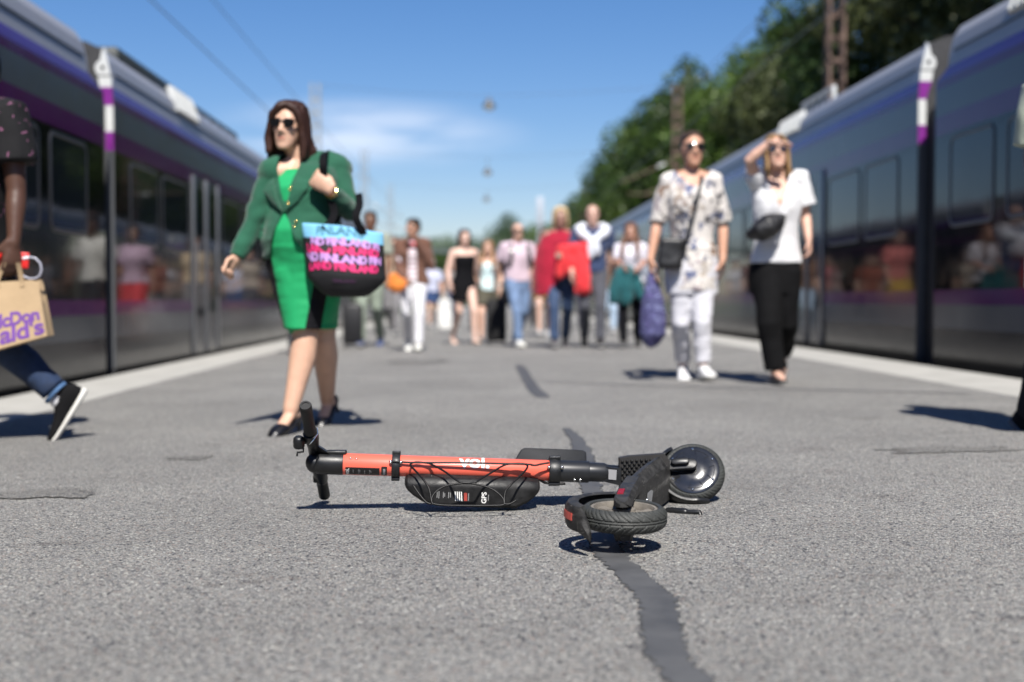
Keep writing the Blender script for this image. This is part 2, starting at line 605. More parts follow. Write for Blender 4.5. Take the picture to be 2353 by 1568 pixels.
    h3 = N.new('ShaderNodeMath'); h3.operation = 'MULTIPLY_ADD'; h3.inputs[1].default_value = 0.5
    L.new(nz.outputs[0], h3.inputs[0]); L.new(h2.outputs[0], h3.inputs[2])
    bp = N.new('ShaderNodeBump'); bp.inputs['Strength'].default_value = 0.95; bp.inputs['Distance'].default_value = 0.0065
    L.new(h3.outputs[0], bp.inputs['Height']); L.new(bp.outputs[0], B.inputs['Normal'])
    return m


M_ASPH = asphalt_material()
M_EDGE = simple("edge_paint", (.36, .352, .325), rough=.8, var=.12, vscale=3.0, bump=.5, bscale=150)
M_CONC = simple("concrete", (.25, .245, .24), rough=.9, var=.15, vscale=4, bump=.4, bscale=60)
M_TAR = simple("tar", (.064, .0655, .068), rough=.70, var=.25, vscale=7, bump=.7, bscale=210, rvar=.12)
M_BALL = simple("ballast", (.20, .18, .165), rough=.95, var=.5, vscale=18, bump=1.0, bscale=25)
M_GRASS = simple("verge_grass", (.055, .085, .025), rough=.95, var=.4, vscale=1.5, bump=.8, bscale=8)

XL_OUT, XL_IN, XR_IN, XR_OUT = -3.22, -2.54, 3.18, 3.84
Y0, Y1 = -14.0, 132.0

# platform slab: finely stepped near the lens so that its surface is a little uneven
mb = MB()
ys = [Y0, -6, 0] + [0.25 * i for i in range(1, 40)] + [10 + 2 * i for i in range(10)] + [30 + 8 * i for i in range(13)] + [Y1]
xs = [XL_IN + (XR_IN - XL_IN) * i / 26 for i in range(27)]
grid = []
for y in ys:
    row = []
    for i, x in enumerate(xs):
        dz = 0.0
        if 0 < i < 26 and 0.4 < y < 9.6:
            dz = 0.0016 * mnoise.noise(V((x * 1.3, y * 1.3, 4.2)))
        row.append((x, y, gz(x) + dz))
    grid.append(row)
mb.ringloft(grid, cap=False, closed=False)
o = mb.build("platform", M_ASPH, sharp=None); o['kind'] = 'structure'


def slab(name, x0, x1, mat, lift=0.003):
    b = MB()
    z0, z1 = gz(x0) + lift, gz(x1) + lift
    b.add([(x0, Y0, z0), (x1, Y0, z1), (x1, Y1, z1), (x0, Y1, z0), (x0, Y0, z0 - .16), (x1, Y0, z1 - .16), (x1, Y1, z1 - .16), (x0, Y1, z0 - .16)],
          [(0, 1, 2, 3), (0, 4, 7, 3), (1, 5, 6, 2), (0, 1, 5, 4), (3, 2, 6, 7), (4, 5, 6, 7)])
    q = b.build(name, mat, smooth=False); q['kind'] = 'structure'
    return q


slab("platform_edge", XL_OUT, XL_IN, M_EDGE)
slab("platform_edge", XR_IN, XR_OUT, M_EDGE)
b = MB()
b.add([(XL_OUT + .12, Y0, -.75), (XR_OUT - .12, Y0, -.75), (XR_OUT - .12, Y1, -.75), (XL_OUT + .12, Y1, -.75),
       (XL_OUT + .12, Y0, -.2), (XR_OUT - .12, Y0, -.12), (XR_OUT - .12, Y1, -.12), (XL_OUT + .12, Y1, -.2)],
      [(0, 1, 5, 4), (1, 2, 6, 5), (2, 3, 7, 6), (3, 0, 4, 7)])
o = b.build("platform_wall", M_CONC, smooth=False); o['kind'] = 'structure'

b = MB()
b.add([(-900, -300, -.80), (900, -300, -.80), (900, 1500, -.80), (-900, 1500, -.80)], [(0, 1, 2, 3)])
o = b.build("ground", M_GRASS, smooth=False); o['kind'] = 'structure'
for x0, x1 in ((-7.2, XL_OUT + .1), (XR_OUT - .1, 8.4)):
    b = MB()
    b.add([(x0, -60, -.76), (x1, -60, -.76), (x1, 420, -.76), (x0, 420, -.76)], [(0, 1, 2, 3)])
    o = b.build("track_bed", M_BALL, smooth=False); o['kind'] = 'structure'

# wooded bank behind the right-hand track
b = MB()
rows = []
for i in range(26):
    y = -20 + i * 13.0
    row = []
    for j, (x, z) in enumerate(((8.3, -.79), (10.5, -.2), (13.5, 1.6), (18, 3.2), (26, 3.8), (60, 4.2))):
        n_ = mnoise.noise(V((x * .1, y * .06, 1.7)))
        row.append((x + (0 if j == 0 else n_ * 1.2), y, z + (0 if j == 0 else n_ * .6)))
    rows.append(row)
b.ringloft(rows, cap=False, closed=False)
o = b.build("bank", M_GRASS, sharp=None); o['kind'] = 'structure'

# tar repair strip winding up the platform, with ragged edges
path = [(1640, 1625, 104), (1585, 1568, 98), (1539, 1519, 88), (1526, 1473, 94), (1521, 1427, 84), (1507, 1380, 84), (1463, 1334, 76), (1414, 1288, 70), (1393, 1262, 66), (1380, 1232, 58), (1372, 1190, 50),
        (1362, 1140, 46), (1350, 1090, 46), (1340, 1040, 42), (1322, 1006, 32), (1300, 985, 14)]
rnd = random.Random(3)


def strip(pts, n_sub=22, lift=.0042, jag=.28, thick=.004):
    Lf, Rt = [], []
    for i in range(len(pts) - 1):
        (xa, ya, wa), (xb, yb, wb) = pts[i], pts[i + 1]
        for k in range(n_sub):
            t = k / n_sub
            px, py, w = xa + (xb - xa) * t, ya + (yb - ya) * t, wa + (wb - wa) * t
            j1 = 1 + jag * mnoise.noise(V((len(Lf) * .33, 1.5, 0))) + jag * .8 * rnd.uniform(-1, 1)
            j2 = 1 + jag * mnoise.noise(V((len(Lf) * .33, 8.5, 0))) + jag * .8 * rnd.uniform(-1, 1)
            Lf.append(gr(px - w / 2 * j1, py)); Rt.append(gr(px + w / 2 * j2, py))
    rings = [[V((p.x, p.y, gz(p.x) - .003)), V((p.x, p.y, gz(p.x) + lift)), V((q.x, q.y, gz(q.x) + lift)), V((q.x, q.y, gz(q.x) - .003))] for p, q in zip(Lf, Rt)]
    bb = MB(); bb.ringloft(rings, cap=True)
    return bb


o = strip(path).build("tar_strip", M_TAR, sharp=25); o['kind'] = 'structure'
o = strip([(1252, 915, 30), (1236, 905, 34), (1216, 880, 28), (1200, 852, 26), (1190, 838, 14)], 8).build("tar_strip", M_TAR, sharp=25); o['kind'] = 'structure'
M_JOINT = simple("joint", (.115, .115, .12), rough=.85, var=.25, vscale=6, bump=.6, bscale=200)


def cross_joint(pts, half, mat, name="joint_line"):
    bb = MB(); up, dn = [], []
    for i in range(len(pts) - 1):
        for k in range(10):
            t = k / 10
            p = gr(pts[i][0] + (pts[i + 1][0] - pts[i][0]) * t, pts[i][1] + (pts[i + 1][1] - pts[i][1]) * t)
            h = half * (1 + .5 * mnoise.noise(V((len(up) * .7, 3, 0))))
            up.append(V((p.x, p.y + h, gz(p.x) + .004))); dn.append(V((p.x, p.y - h, gz(p.x) + .004)))
    bb.ringloft([[a, c] for a, c in zip(up, dn)], cap=False, closed=False)
    q = bb.build(name, mat, sharp=None); q['kind'] = 'structure'


cross_joint([(1255, 880), (1600, 890), (2000, 900), (2260, 906)], .03, M_JOINT)
# damp patches with outlines of their own
M_STAIN = asphalt_material("asphalt_stained", .76)


def patch(cx, cy, hw, hh, seed, mat=M_STAIN):
    c = gr(cx, cy); e = gr(cx + hw, cy); rx = e.x - c.x
    ry = (gr(cx, cy - hh).y - gr(cx, cy + hh).y) / 2
    bb = MB(); n = 90
    pts = []
    for i in range(n):
        a = 2 * math.pi * i / n
        r = 1 + .55 * mnoise.noise(V((math.cos(a) * 1.6 + seed, math.sin(a) * 1.6, seed))) + .40 * mnoise.noise(V((math.cos(a) * 7, math.sin(a) * 7 + seed, 1))) + .3 * mnoise.noise(V((math.cos(a) * 21, math.sin(a) * 21 + seed, 2)))
        x, y = c.x + rx * r * math.cos(a), c.y + ry * r * math.sin(a) + .12 * ry * math.sin(3 * a)
        pts.append((x, y, gz(x) + .0036))
    bb.add([(c.x, c.y, gz(c.x) + .0036)] + pts, [(0, 1 + i, 1 + (i + 1) % n) for i in range(n)])
    q = bb.build("stain", mat, smooth=False); q['kind'] = 'structure'


for s_, a_ in enumerate([(110, 1136, 130, 10), (440, 1054, 55, 4), (2190, 1035, 175, 7), (970, 832, 62, 5)]):
    patch(*a_, seed=s_ * 3.7)
# ================================================================== trains
def gloss(name, col, rough=.10, coat=0.0, wave=.35, metal=0.0, spec=0.20):
    """Painted bodywork: slightly wavy, a little dusty, clear coated."""
    m, N, L, B = _new(name)
    B.inputs['Base Color'].default_value = rgba(col)
    B.inputs['Metallic'].default_value = metal
    B.inputs['Coat Weight'].default_value = coat; B.inputs['Coat Roughness'].default_value = .03
    B.inputs['Specular IOR Level'].default_value = spec
    tc = N.new('ShaderNodeTexCoord')
    nz = N.new('ShaderNodeTexNoise'); nz.inputs['Scale'].default_value = 1.1; nz.inputs['Detail'].default_value = 2
    bp = N.new('ShaderNodeBump'); bp.inputs['Strength'].default_value = wave; bp.inputs['Distance'].default_value = .012
    L.new(tc.outputs['Object'], nz.inputs['Vector']); L.new(nz.outputs[0], bp.inputs['Height'])
    L.new(bp.outputs[0], B.inputs['Normal']); L.new(bp.outputs[0], B.inputs['Coat Normal'])
    n2 = N.new('ShaderNodeTexNoise'); n2.inputs['Scale'].default_value = 5; n2.inputs['Detail'].default_value = 6
    mr = N.new('ShaderNodeMapRange'); mr.inputs['From Min'].default_value = .3; mr.inputs['From Max'].default_value = .75
    mr.inputs['To Min'].default_value = rough; mr.inputs['To Max'].default_value = rough + .07
    L.new(tc.outputs['Object'], n2.inputs['Vector']); L.new(n2.outputs[0], mr.inputs['Value']); L.new(mr.outputs[0], B.inputs['Roughness'])
    return m


T_VIOLET = gloss("train_violet", (.085, .036, .250), .16)
T_PURPLE = gloss("train_purple", (.066, .007, .076), .10)
T_GREY = gloss("train_grey", (.066, .072, .079), .16)
T_BLACK = gloss("train_black", (.003, .0035, .005), .03, spec=.22)
T_LOW = gloss("train_lower_grey", (.075, .079, .085), .12)
T_SKIRT = gloss("train_skirt", (.016, .0165, .018), .14)
T_ROOF = gloss("train_roof", (.27, .275, .30), .34)
T_WHITE = simple("train_white", (.52, .53, .52), rough=.35, coat=.4, var=.06)
T_PINK = simple("train_magenta", (.165, .018, .195), rough=.35, coat=.4, var=.08)
T_RUB = simple("rubber", (.010, .010, .011), rough=.7, bump=.4, bscale=40)
T_GLASS = gloss("train_glass", (.010, .013, .018), .02, wave=.22)
T_GASK = simple("gasket", (.016, .0165, .019), rough=.4)
T_ALU = simple("door_edge", (.12, .125, .135), rough=.35, metal=.2)
T_DOOR = gloss("train_door", (.045, .048, .054), .12)
T_DARK = simple("roof_gear", (.030, .036, .034), rough=.55, var=.3)
T_VENT = simple("roof_vent", (.46, .47, .46), rough=.45, var=.06)
T_UNDER = simple("underframe", (.030, .030, .032), rough=.8, var=.3)


def rrect(y0, y1, z0, z1, r, n=4):
    out = []
    for cy, cz, a0 in ((y1 - r, z1 - r, 0), (y0 + r, z1 - r, 90), (y0 + r, z0 + r, 180), (y1 - r, z0 + r, 270)):
        for k in range(n + 1):
            a = R(a0 + 90 * k / n)
            out.append((cy + r * math.cos(a), cz + r * math.sin(a)))
    return out


def train(label, s, X, dz, gear):
    """s = +1: the side seen faces +x (left-hand train); -1: faces -x."""
    D0 = 11.25, 11.99
    root = thing("commuter_train", label, "train", (X - s * 1.45, 30, -.78), None)
    U = V((s, 0, 0))

    def P(u, y, z):                      # u metres inwards from the side face
        return V((X - s * u, y, z + dz))
    half = [(.02, -.30, None), (.0, -.02, T_SKIRT), (.0, .28, T_SKIRT), (.0, .49, T_LOW), (.0, .62, T_PURPLE), (.0, 2.00, T_BLACK), (.0, 2.175, T_PURPLE), (.0, 2.415, T_GREY), (.0, 2.49, T_PURPLE), (.010, 2.585, T_VIOLET),
            (.025, 2.72, T_ROOF), (.055, 2.85, T_ROOF), (.12, 2.945, T_ROOF), (.26, 3.01, T_ROOF), (1.45, 3.06, T_ROOF)]
    mats = [T_SKIRT, T_LOW, T_PURPLE, T_BLACK, T_GREY, T_VIOLET, T_ROOF, T_UNDER]
    cars = [(-32.0, D0[0], True), (D0[1], 28.5, False), (29.2, 46.0, False), (46.7, 63.5, False)]
    if s > 0:
        cars = cars[:3]

    def section(y, shroud):
        pts = []
        for (u, z, m_) in half:
            pts.append((u, z))
        L_ = [P(u, y, z) for u, z in pts]
        Rr = [P(2.9 - u, y, z) for u, z in reversed(pts[:-1])]
        return L_ + Rr
    mi_of = [None] + [h[2] for h in half[1:]]
    for ci, (ya, yb, shroud) in enumerate(cars):
        mb = MB()
        n = len(section(0, shroud)); nh = len(half)
        rings = [section(ya, shroud), section(yb, shroud)]
        if ci + 1 < len(cars):          # the side skin runs on past the roof's end, over the gangway
            rings[1] = [p + V((0, (.42 if s > 0 else .27) if p.z - dz < 2.5 else 0, 0)) for p in rings[1]]
        for r in rings:
            mb.v.extend([tuple(p) for p in r])
        for j in range(n):
            k = (j + 1) % n
            hi = (j + 1) if j + 1 < nh else (2 * nh - 2 - j)
            mm = mi_of[hi] if 0 < hi < nh else T_UNDER
            mb.f.append((j, k, k + n, j + n)); mb.m.append(mats.index(mm))
        mb.f.append(tuple(range(n))); mb.m.append(7)
        mb.f.append(tuple(range(n, 2 * n))[::-1]); mb.m.append(7)
        car = mb.build("carriage", mats, root, sharp=20)
        # wheels' bogie boxes under the floor
        for yy in (ya + 2.5, yb - 2.5):
            bb = MB(); bb.box(P(1.45, yy, -.53), (2.3, 2.6, .42), ch=.05)
            bb.build("bogie", T_UNDER, car)
        # openings along the side: windows (dark pane in a proud gasket) and double doors
        items = []
        if ci == 0:
            y = yb - .10
            pat = ["w", "w", "w", "d", "w", "w", "w", "w", "d", "w", "w"]
        else:
            y = ya + .52
            pat = ["w", "w", "d", "w", "w", "w", "w", "w", "d", "w", "w"]
        sgn = -1 if ci == 0 else 1
        for q in pat:
            if q == "w":
                wd = .97 if ci == 0 else (1.10 if len(items) == 0 else 1.25)
                items.append(("w", min(y, y + sgn * wd), max(y, y + sgn * wd))); y += sgn * (wd + (.24 if ci == 0 else .17))
            else:
                items.append(("d", min(y, y + sgn * 1.52), max(y, y + sgn * 1.52))); y += sgn * 1.78
            if y > yb - .4 or y < ya + .4:
                break
        for kind, a, c in items:
            if c > yb - .05 or a < ya + .05:
                continue
            if kind == "w":
                wb = MB()
                zz0, zz1 = 1.16, 1.965
                def rg(inset, u):
                    return [P(u, yy, z) for yy, z in rrect(a + inset, c - inset, zz0 + inset, zz1 - inset, .09 - inset * .6)]
                wb.ringloft([rg(0, .002), rg(.006, -.010), rg(.030, -.010), rg(.036, -.002)], cap=False)
                wb.cur = 1
                k = len(rg(0, 0))
                wb.add(rg(.0365, -.003), [tuple(range(k))])
                wb.build("window", [T_GASK, T_GLASS], car, sharp=30)
            else:
                db = MB()
                db.add([P(-.006, a, -.02), P(-.006, c, -.02), P(-.006, c, 2.10), P(-.006, a, 2.10), P(.004, a, -.02), P(.004, c, -.02), P(.004, c, 2.10), P(.004, a, 2.10)],
                       [(0, 1, 2, 3), (0, 1, 5, 4), (1, 2, 6, 5), (2, 3, 7, 6), (3, 0, 4, 7)])
                db.cur = 1
                mid = (a + c) / 2
                for yy, w in ((a + .05, .10), (mid - .045, .05), (mid + .045, .05), (c - .05, .10)):
                    db.box(P(-.012, yy, 1.04), (.022, w, 2.10), ch=.006)
                db.cur = 2
                for y0_, y1_ in ((a + .13, mid - .09), (mid + .09, c - .13)):
                    o_ = [P(-.010, yy, z) for yy, z in rrect(y0_, y1_, .42, 1.96, .06)]
                    db.add(o_, [tuple(range(len(o_)))])
                db.cur = 1
                for yy in (a + .20, c - .20):
                    db.box(P(-.03, yy, 1.05), (.02, .025, .5), ch=.006)
                d_ = db.build("door", [T_DOOR, T_ALU, T_GLASS], car, sharp=30)
        # thin seam where the roof cover meets the side
        sb = MB()
        sb.box(P(.020, (ya + yb) / 2, 2.715), (.012, yb - ya - .2, .018))
        sb.build("roof_seam", T_GASK, car)
        # gap to the next car: bellows and the striped end frame
        if ci + 1 < len(cars):
            g0, g1 = yb, cars[ci + 1][0]
            gb = MB()
            nb = 9
            prof = [(.09, -.2), (.09, 2.30), (.35, 2.62), (1.45, 2.66)]
            rings = []
            for k in range(nb * 2 + 1):
                y = g0 + .01 + (g1 - g0 - .03) * k / (nb * 2)
                du = .0 if k % 2 else .012
                rings.append([P(u + du, y, z) for u, z in prof] + [P(2.9 - u - du, y, z) for u, z in reversed(prof[:-1])])
            gb.ringloft(rings, cap=False)
            gb.build("gangway_bellows", T_RUB, car, sharp=20)
            y = g1 - .012
            fm = cars[ci + 1]
            eb = MB()
            cols = [(-.02, 2.00, .075, .075, T_LOW), (2.00, 2.175, .075, .075, T_PINK), (2.175, 2.415, .075, .075, T_WHITE), (2.415, 2.585, .075, .125, T_PINK)]
            emats = [T_LOW, T_PINK, T_WHITE, T_RUB]
            for z0, z1, w0, w1, mt in cols:
                eb.cur = emats.index(mt)
                uo0 = 0 if z0 < 2.5 else 0
                pts = [P(.002, y, z0), P(w0, y, z0), P(w1, y, z1), P(.002 if z1 < 2.55 else .012, y, z1)]
                back = [p + V((0, .03, 0)) for p in pts]
                eb.add(pts + back, [(0, 1, 2, 3), (0, 1, 5, 4), (1, 2, 6, 5), (2, 3, 7, 6), (3, 0, 4, 7)])
            eb.cur = 2
            top = [(.012, 2.585), (.125, 2.585), (.14, 2.68), (.018, 2.68)]
            eb.add([P(u, y, z) for u, z in top] + [P(u, y + .03, z) for u, z in top], [(0, 1, 2, 3), (0, 1, 5, 4), (1, 2, 6, 5), (2, 3, 7, 6), (3, 0, 4, 7)])
            top = [(.022, 2.695), (.145, 2.695), (.170, 2.76), (.150, 2.81), (.120, 2.83), (.105, 2.90), (.080, 2.95), (.052, 2.84)]
            eb.add([P(u, y, z) for u, z in top] + [P(u, y + .06, z) for u, z in top], [tuple(range(8))] + [(i, (i + 1) % 8, 8 + (i + 1) % 8, 8 + i) for i in range(8)])
            eb.cur = 3
            eb.lathe([(.018, 0), (.018, .012), (.001, .012)], P(.095, y - .010, 2.765), (0, 1, 0), n=14)
            eb.build("end_frame", emats, car, sharp=25)
    # roof gear
    for kind, y0_, y1_, u0, u1, z0, z1 in gear:
        gb = MB()
        if kind == "box":
            gb.box(P((u0 + u1) / 2, (y0_ + y1_) / 2, (z0 + z1) / 2), (u1 - u0, y1_ - y0_, z1 - z0), ch=.04)
            gb.build("roof_box", T_DARK, root)
        elif kind == "vent":                  # ribbed grille lying on the sloping roof edge
            n_ = V((s * .94, 0, .34)); up = V((-s * .34, 0, .94))
            o_ = P(u0, 0, z0) + n_ * .03
            gb.box(V((o_.x, (y0_ + y1_) / 2, o_.z)) + up * (z1 - z0) / 2, (.05, y1_ - y0_, (z1 - z0)), rot=Matrix((n_, (0, 1, 0), up)).transposed(), ch=.01)
            nr = 8
            for k in range(nr):
                yy = y0_ + (y1_ - y0_) * (k + .5) / nr
                gb.box(V((o_.x, yy, o_.z)) + n_ * .032 + up * (z1 - z0) / 2, (.022, .035, (z1 - z0) * .94), rot=Matrix((n_, (0, 1, 0), up)).transposed())
            gb.build("roof_vent", T_VENT, root, sharp=25)
        elif kind == "rail":
            gb.tube([P(u0, y0_, z0), P(u0, y0_, z1), P(u0, y1_, z1), P(u0, y1_, z0)], .03, n=8)
            for k in range(1, 5):
                yy = y0_ + (y1_ - y0_) * k / 5
                gb.tube([P(u0, yy, z0), P(u0, yy, z1)], .02, n=8)
            gb.build("roof_rail", T_DARK if s > 0 else T_VENT, root)
        elif kind == "panto":
            c0, k0, h0 = P(1.45, y0_, 3.15), P(1.45, y0_ + 1.6, 3.55), P(1.45, y0_ + .3, 4.1)
            for dx in (-.35, .35):
                gb.tube([c0 + V((dx, 0, 0)), k0 + V((dx * .6, 0, 0))], .035, n=8)
                gb.tube([k0 + V((dx * .6, 0, 0)), h0 + V((dx, 0, 0))], .025, n=8)
            gb.tube([h0 + V((-.8, 0, -.12)), h0 + V((-.6, 0, .03)), h0 + V((.6, 0, .03)), h0 + V((.8, 0, -.12))], .03, n=8)
            gb.build("pantograph", T_DARK, root)
    return root


train("grey and purple commuter train with a dark roof box, behind the woman in green", 1, -3.35, 0.0,
      [("box", 13.4, 16.6, .34, 2.2, 3.0, 3.24), ("vent", 14.6, 15.7, .05, 0, 2.74, 3.04), ("rail", 16.9, 19.8, .34, 0, 2.98, 3.14)])
train("blue-reflecting grey and purple commuter train in front of the tall trees", -1, 4.15, 0.09,
      [("vent", 9.0, 10.0, .05, 0, 2.76, 3.08), ("vent", 16.6, 17.8, .05, 0, 2.72, 3.00), ("rail", 15.9, 17.4, .30, 0, 2.98, 3.18)])

# ================================================================== masts, wires, lamps
M_RUST = simple("mast_steel", (.135, .086, .068), rough=.75, var=.3, vscale=3)
M_GALV = simple("mast_grey", (.24, .26, .28), rough=.6, var=.15, vscale=2)
M_WIRE = simple("wire", (.10, .11, .12), rough=.5)
M_INS = simple("insulator", (.55, .57, .56), rough=.25, coat=.5)
M_LAMP = simple("lamp_housing", (.10, .105, .11), rough=.4, metal=.3)
M_LENS = simple("lamp_glass", (.80, .80, .78), rough=.08, coat=1.0)
M_WPOST = simple("pylon_white", (.38, .41, .46), rough=.4)


def mast(x, y, h, w, mat, side, label, arm=True):
    r = thing("catenary_mast", label, "mast", (x, y, -.78), "lattice masts along the tracks")
    mb = MB()
    for sx in (-1, 1):
        for sy in (-1, 1):
            mb.box((x + sx * w / 2, y + sy * w / 2, (h - .78) / 2), (w * .2, w * .2, h + .78))
    mb.build("post", mat, r)
    lb = MB()
    n = int((h + .6) / .62)
    for i in range(n):
        z = -.5 + i * .62
        for sy in (-1, 1):
            lb.box((x, y + sy * w / 2, z), (w, w * .10, .09))
        for sx in (-1, 1):
            lb.box((x + sx * w / 2, y, z + .3), (w * .10, w, .09))
    if y > 40:
        lb.build("lattice", mat, r)['kind'] = 'stuff'
    else:
        p1 = MB(); p1.box((x, y - w / 2, -.5), (w, w * .10, .09)); q1 = p1.build("batten", mat, r)
        p2 = MB(); p2.box((x - w / 2, y, -.2), (w * .10, w, .09)); q2 = p2.build("batten", mat, r)
        for i in range(n):
            for q_, off in ((q1, (0, w, 0)), (q2, (w, 0, 0))):
                for e_ in (0, 1):
                    if i or e_:
                        c_ = q_.copy(); COL.objects.link(c_); c_.parent = r
                        c_.location = (off[0] * e_, off[1] * e_, i * .62)
    if arm:
        ab = MB()
        ex = x - side * 2.6
        ab.tube([(x, y, 7.3), (ex, y, 6.2)], .030, n=8)
        ab.tube([(x, y, 5.6), (ex + side * .3, y, 5.65)], .022, n=8)
        ab.tube([(x, y, 6.3), (ex + side * 1.2, y, 5.7)], .03, n=8)
        a_ = ab.build("bracket", mat, r)
        for zz, xx in ((7.05, x - side * .6), (5.6, x - side * .5)):
            ib = MB()
            for k in range(5):
                ib.ell((xx - side * k * .07, y, zz - (k * .03 if zz > 7 else 0)), (.05, .09, .09), n=10, m=6)
            ib.build("insulator", M_INS, r)
    return r


RX, LX = 9.5, -7.55
mast(RX, 33.9, 16.5, .38, M_RUST, 1, "tall brown lattice mast rising out of frame against the trees", arm=False)
for i, y in enumerate((60.7, 86.8, 113.0)):
    mast(RX, y, 10.8, .36, M_RUST, 1, ["brown lattice mast above the woman in the floral tunic", "brown lattice mast over the man with a sweater round his neck", "far brown mast at the foot of the tree line"][i])
    mast(LX, y, 10.8, .36, M_GALV, -1, ["grey lattice mast rising behind the head of the woman in green", "grey mast whose bracket shows beside the green sleeve", "far grey mast above the man in the brown jacket"][i])
for i, (y, zl, zw) in enumerate(((60.7, 9.8, 10.6), (86.8, 9.25, 10.6), (113.0, 9.5, 10.7))):
    r = thing("platform_lamp", ["highest of the three lamps hung over the platform", "middle lamp hung on a span wire over the platform", "lowest, farthest lamp hung over the platform"][i], "lamp", (.6 + i * .15, y, zl), "lamps hung over the platform")
    x = .6 + i * .15
    mb = MB(); mb.lathe([(.02, .34), (.10, .30), (.16, .16), (.30, .03), (.33, -.06), (.30, -.08)], (x, y, zl), (0, 0, 1), n=24)
    mb.build("housing", M_LAMP, r)
    mb = MB(); mb.ell((x, y, zl - .08), (.27, .27, .17), n=20, m=10); mb.build("glass", M_LENS, r)
    mb = MB()
    mb.tube([(x, y, zl + .3), (x, y, zw - .35)], .02, n=6)
    mb.tube([(LX, y, zw + .15), (LX * .5, y, zw - .22), (x, y, zw - .36), (RX * .5, y, zw - .2), (RX, y, zw + .15)], .008, n=6)
    mb.build("span_wire", M_WIRE, r)


def wire(x, z, label, rad=.010, y0=-6, y1=180):
    mb = MB()
    pts = [V((x + .06 * math.sin(y * .11), y, z)) for y in range(int(y0), int(y1) + 1, 6)]
    mb.tube(pts, rad, n=6, dome=False)
    o = mb.build("overhead_wire", M_WIRE, None, origin=(x, 60, z))
    return tag(o, label, "wire")


wire(-5.12, 5.30, "lower overhead wire along the left-hand track, the thicker blurred line", .012)
wire(-5.05, 6.35, "upper overhead wire along the left-hand track, the fainter line", .009)
wire(5.75, 5.35, "lower overhead wire along the right-hand track", .010)
wire(5.80, 6.40, "upper overhead wire along the right-hand track", .008)

r = thing("white_pylon", "slim white pylon standing against the sky at the far end of the platform", "pylon", (5.45, 110, -.7))
mb = MB(); mb.box((5.45, 110, 4.0), (.34, .3, 9.6), ch=.04); mb.build("post", M_WPOST, r)
mb = MB(); mb.box((5.45, 109.8, 8.2), (.56, .22, 2.5), ch=.04); mb.build("sign_box", M_WPOST, r)

# far footbridge over the end of the platform
r = thing("footbridge", "dark footbridge crossing the tracks far behind the walkers", "bridge", (0, 150, -.8))
M_BR = simple("bridge_steel", (.065, .085, .085), rough=.6, var=.2)
mb = MB(); mb.box((0, 150, 6.35), (60, 2.6, .55)); mb.build("deck", M_BR, r)
rail = MB()
rail.box((0, 148.8, 7.75), (60, .08, .10)); rail.box((0, 148.8, 7.2), (60, .05, .06)); rail.box((0, 148.8, 6.9), (60, .05, .06))
rail.build("railing", M_BR, r)
mb = MB(); mb.box((0, 148.8, 7.2), (.07, .07, 1.15))
proto = mb.build("baluster", M_BR, r)
for k in range(1, 40):
    for sx in (-1, 1):
        c = proto.copy(); COL.objects.link(c); c.parent = r; c.location = (sx * k * .75, 0, 0)
for x in (-12, -6.3, 6.6, 13):
    mb = MB(); mb.box((x, 150, 2.65), (.6, .8, 6.9)); mb.build("pier", M_CONC, r)

# ================================================================== trees
def leaf_material(name, c0, c1):
    m, N, L, B = _new(name)
    tc = N.new('ShaderNodeTexCoord')
    nz = N.new('ShaderNodeTexNoise'); nz.inputs['Scale'].default_value = .9; nz.inputs['Detail'].default_value = 4
    cr = N.new('ShaderNodeValToRGB')
    cr.color_ramp.elements[0].position = .32; cr.color_ramp.elements[0].color = rgba(c0)
    cr.color_ramp.elements[1].position = .68; cr.color_ramp.elements[1].color = rgba(c1)
    L.new(tc.outputs['Object'], nz.inputs['Vector']); L.new(nz.outputs[0], cr.inputs[0]); L.new(cr.outputs[0], B.inputs['Base Color'])
    B.inputs['Roughness'].default_value = .5
    B.inputs['Specular IOR Level'].default_value = .35
    tr = N.new('ShaderNodeBsdfTranslucent'); mx = N.new('ShaderNodeMixShader'); mx.inputs[0].default_value = .22
    out = [n for n in N if n.type == 'OUTPUT_MATERIAL'][0]
    L.new(cr.outputs[0], tr.inputs['Color']); L.new(B.outputs[0], mx.inputs[1]); L.new(tr.outputs[0], mx.inputs[2]); L.new(mx.outputs[0], out.inputs['Surface'])
    return m


LEAF = [leaf_material("leaf_dark", (.018, .036, .008), (.050, .092, .016)), leaf_material("leaf_mid", (.036, .070, .010), (.098, .160, .024)),
        leaf_material("leaf_olive", (.036, .050, .018), (.094, .108, .038))]
M_BARK = simple("bark", (.075, .060, .048), rough=.95, var=.35, vscale=6, bump=.8, bscale=20)


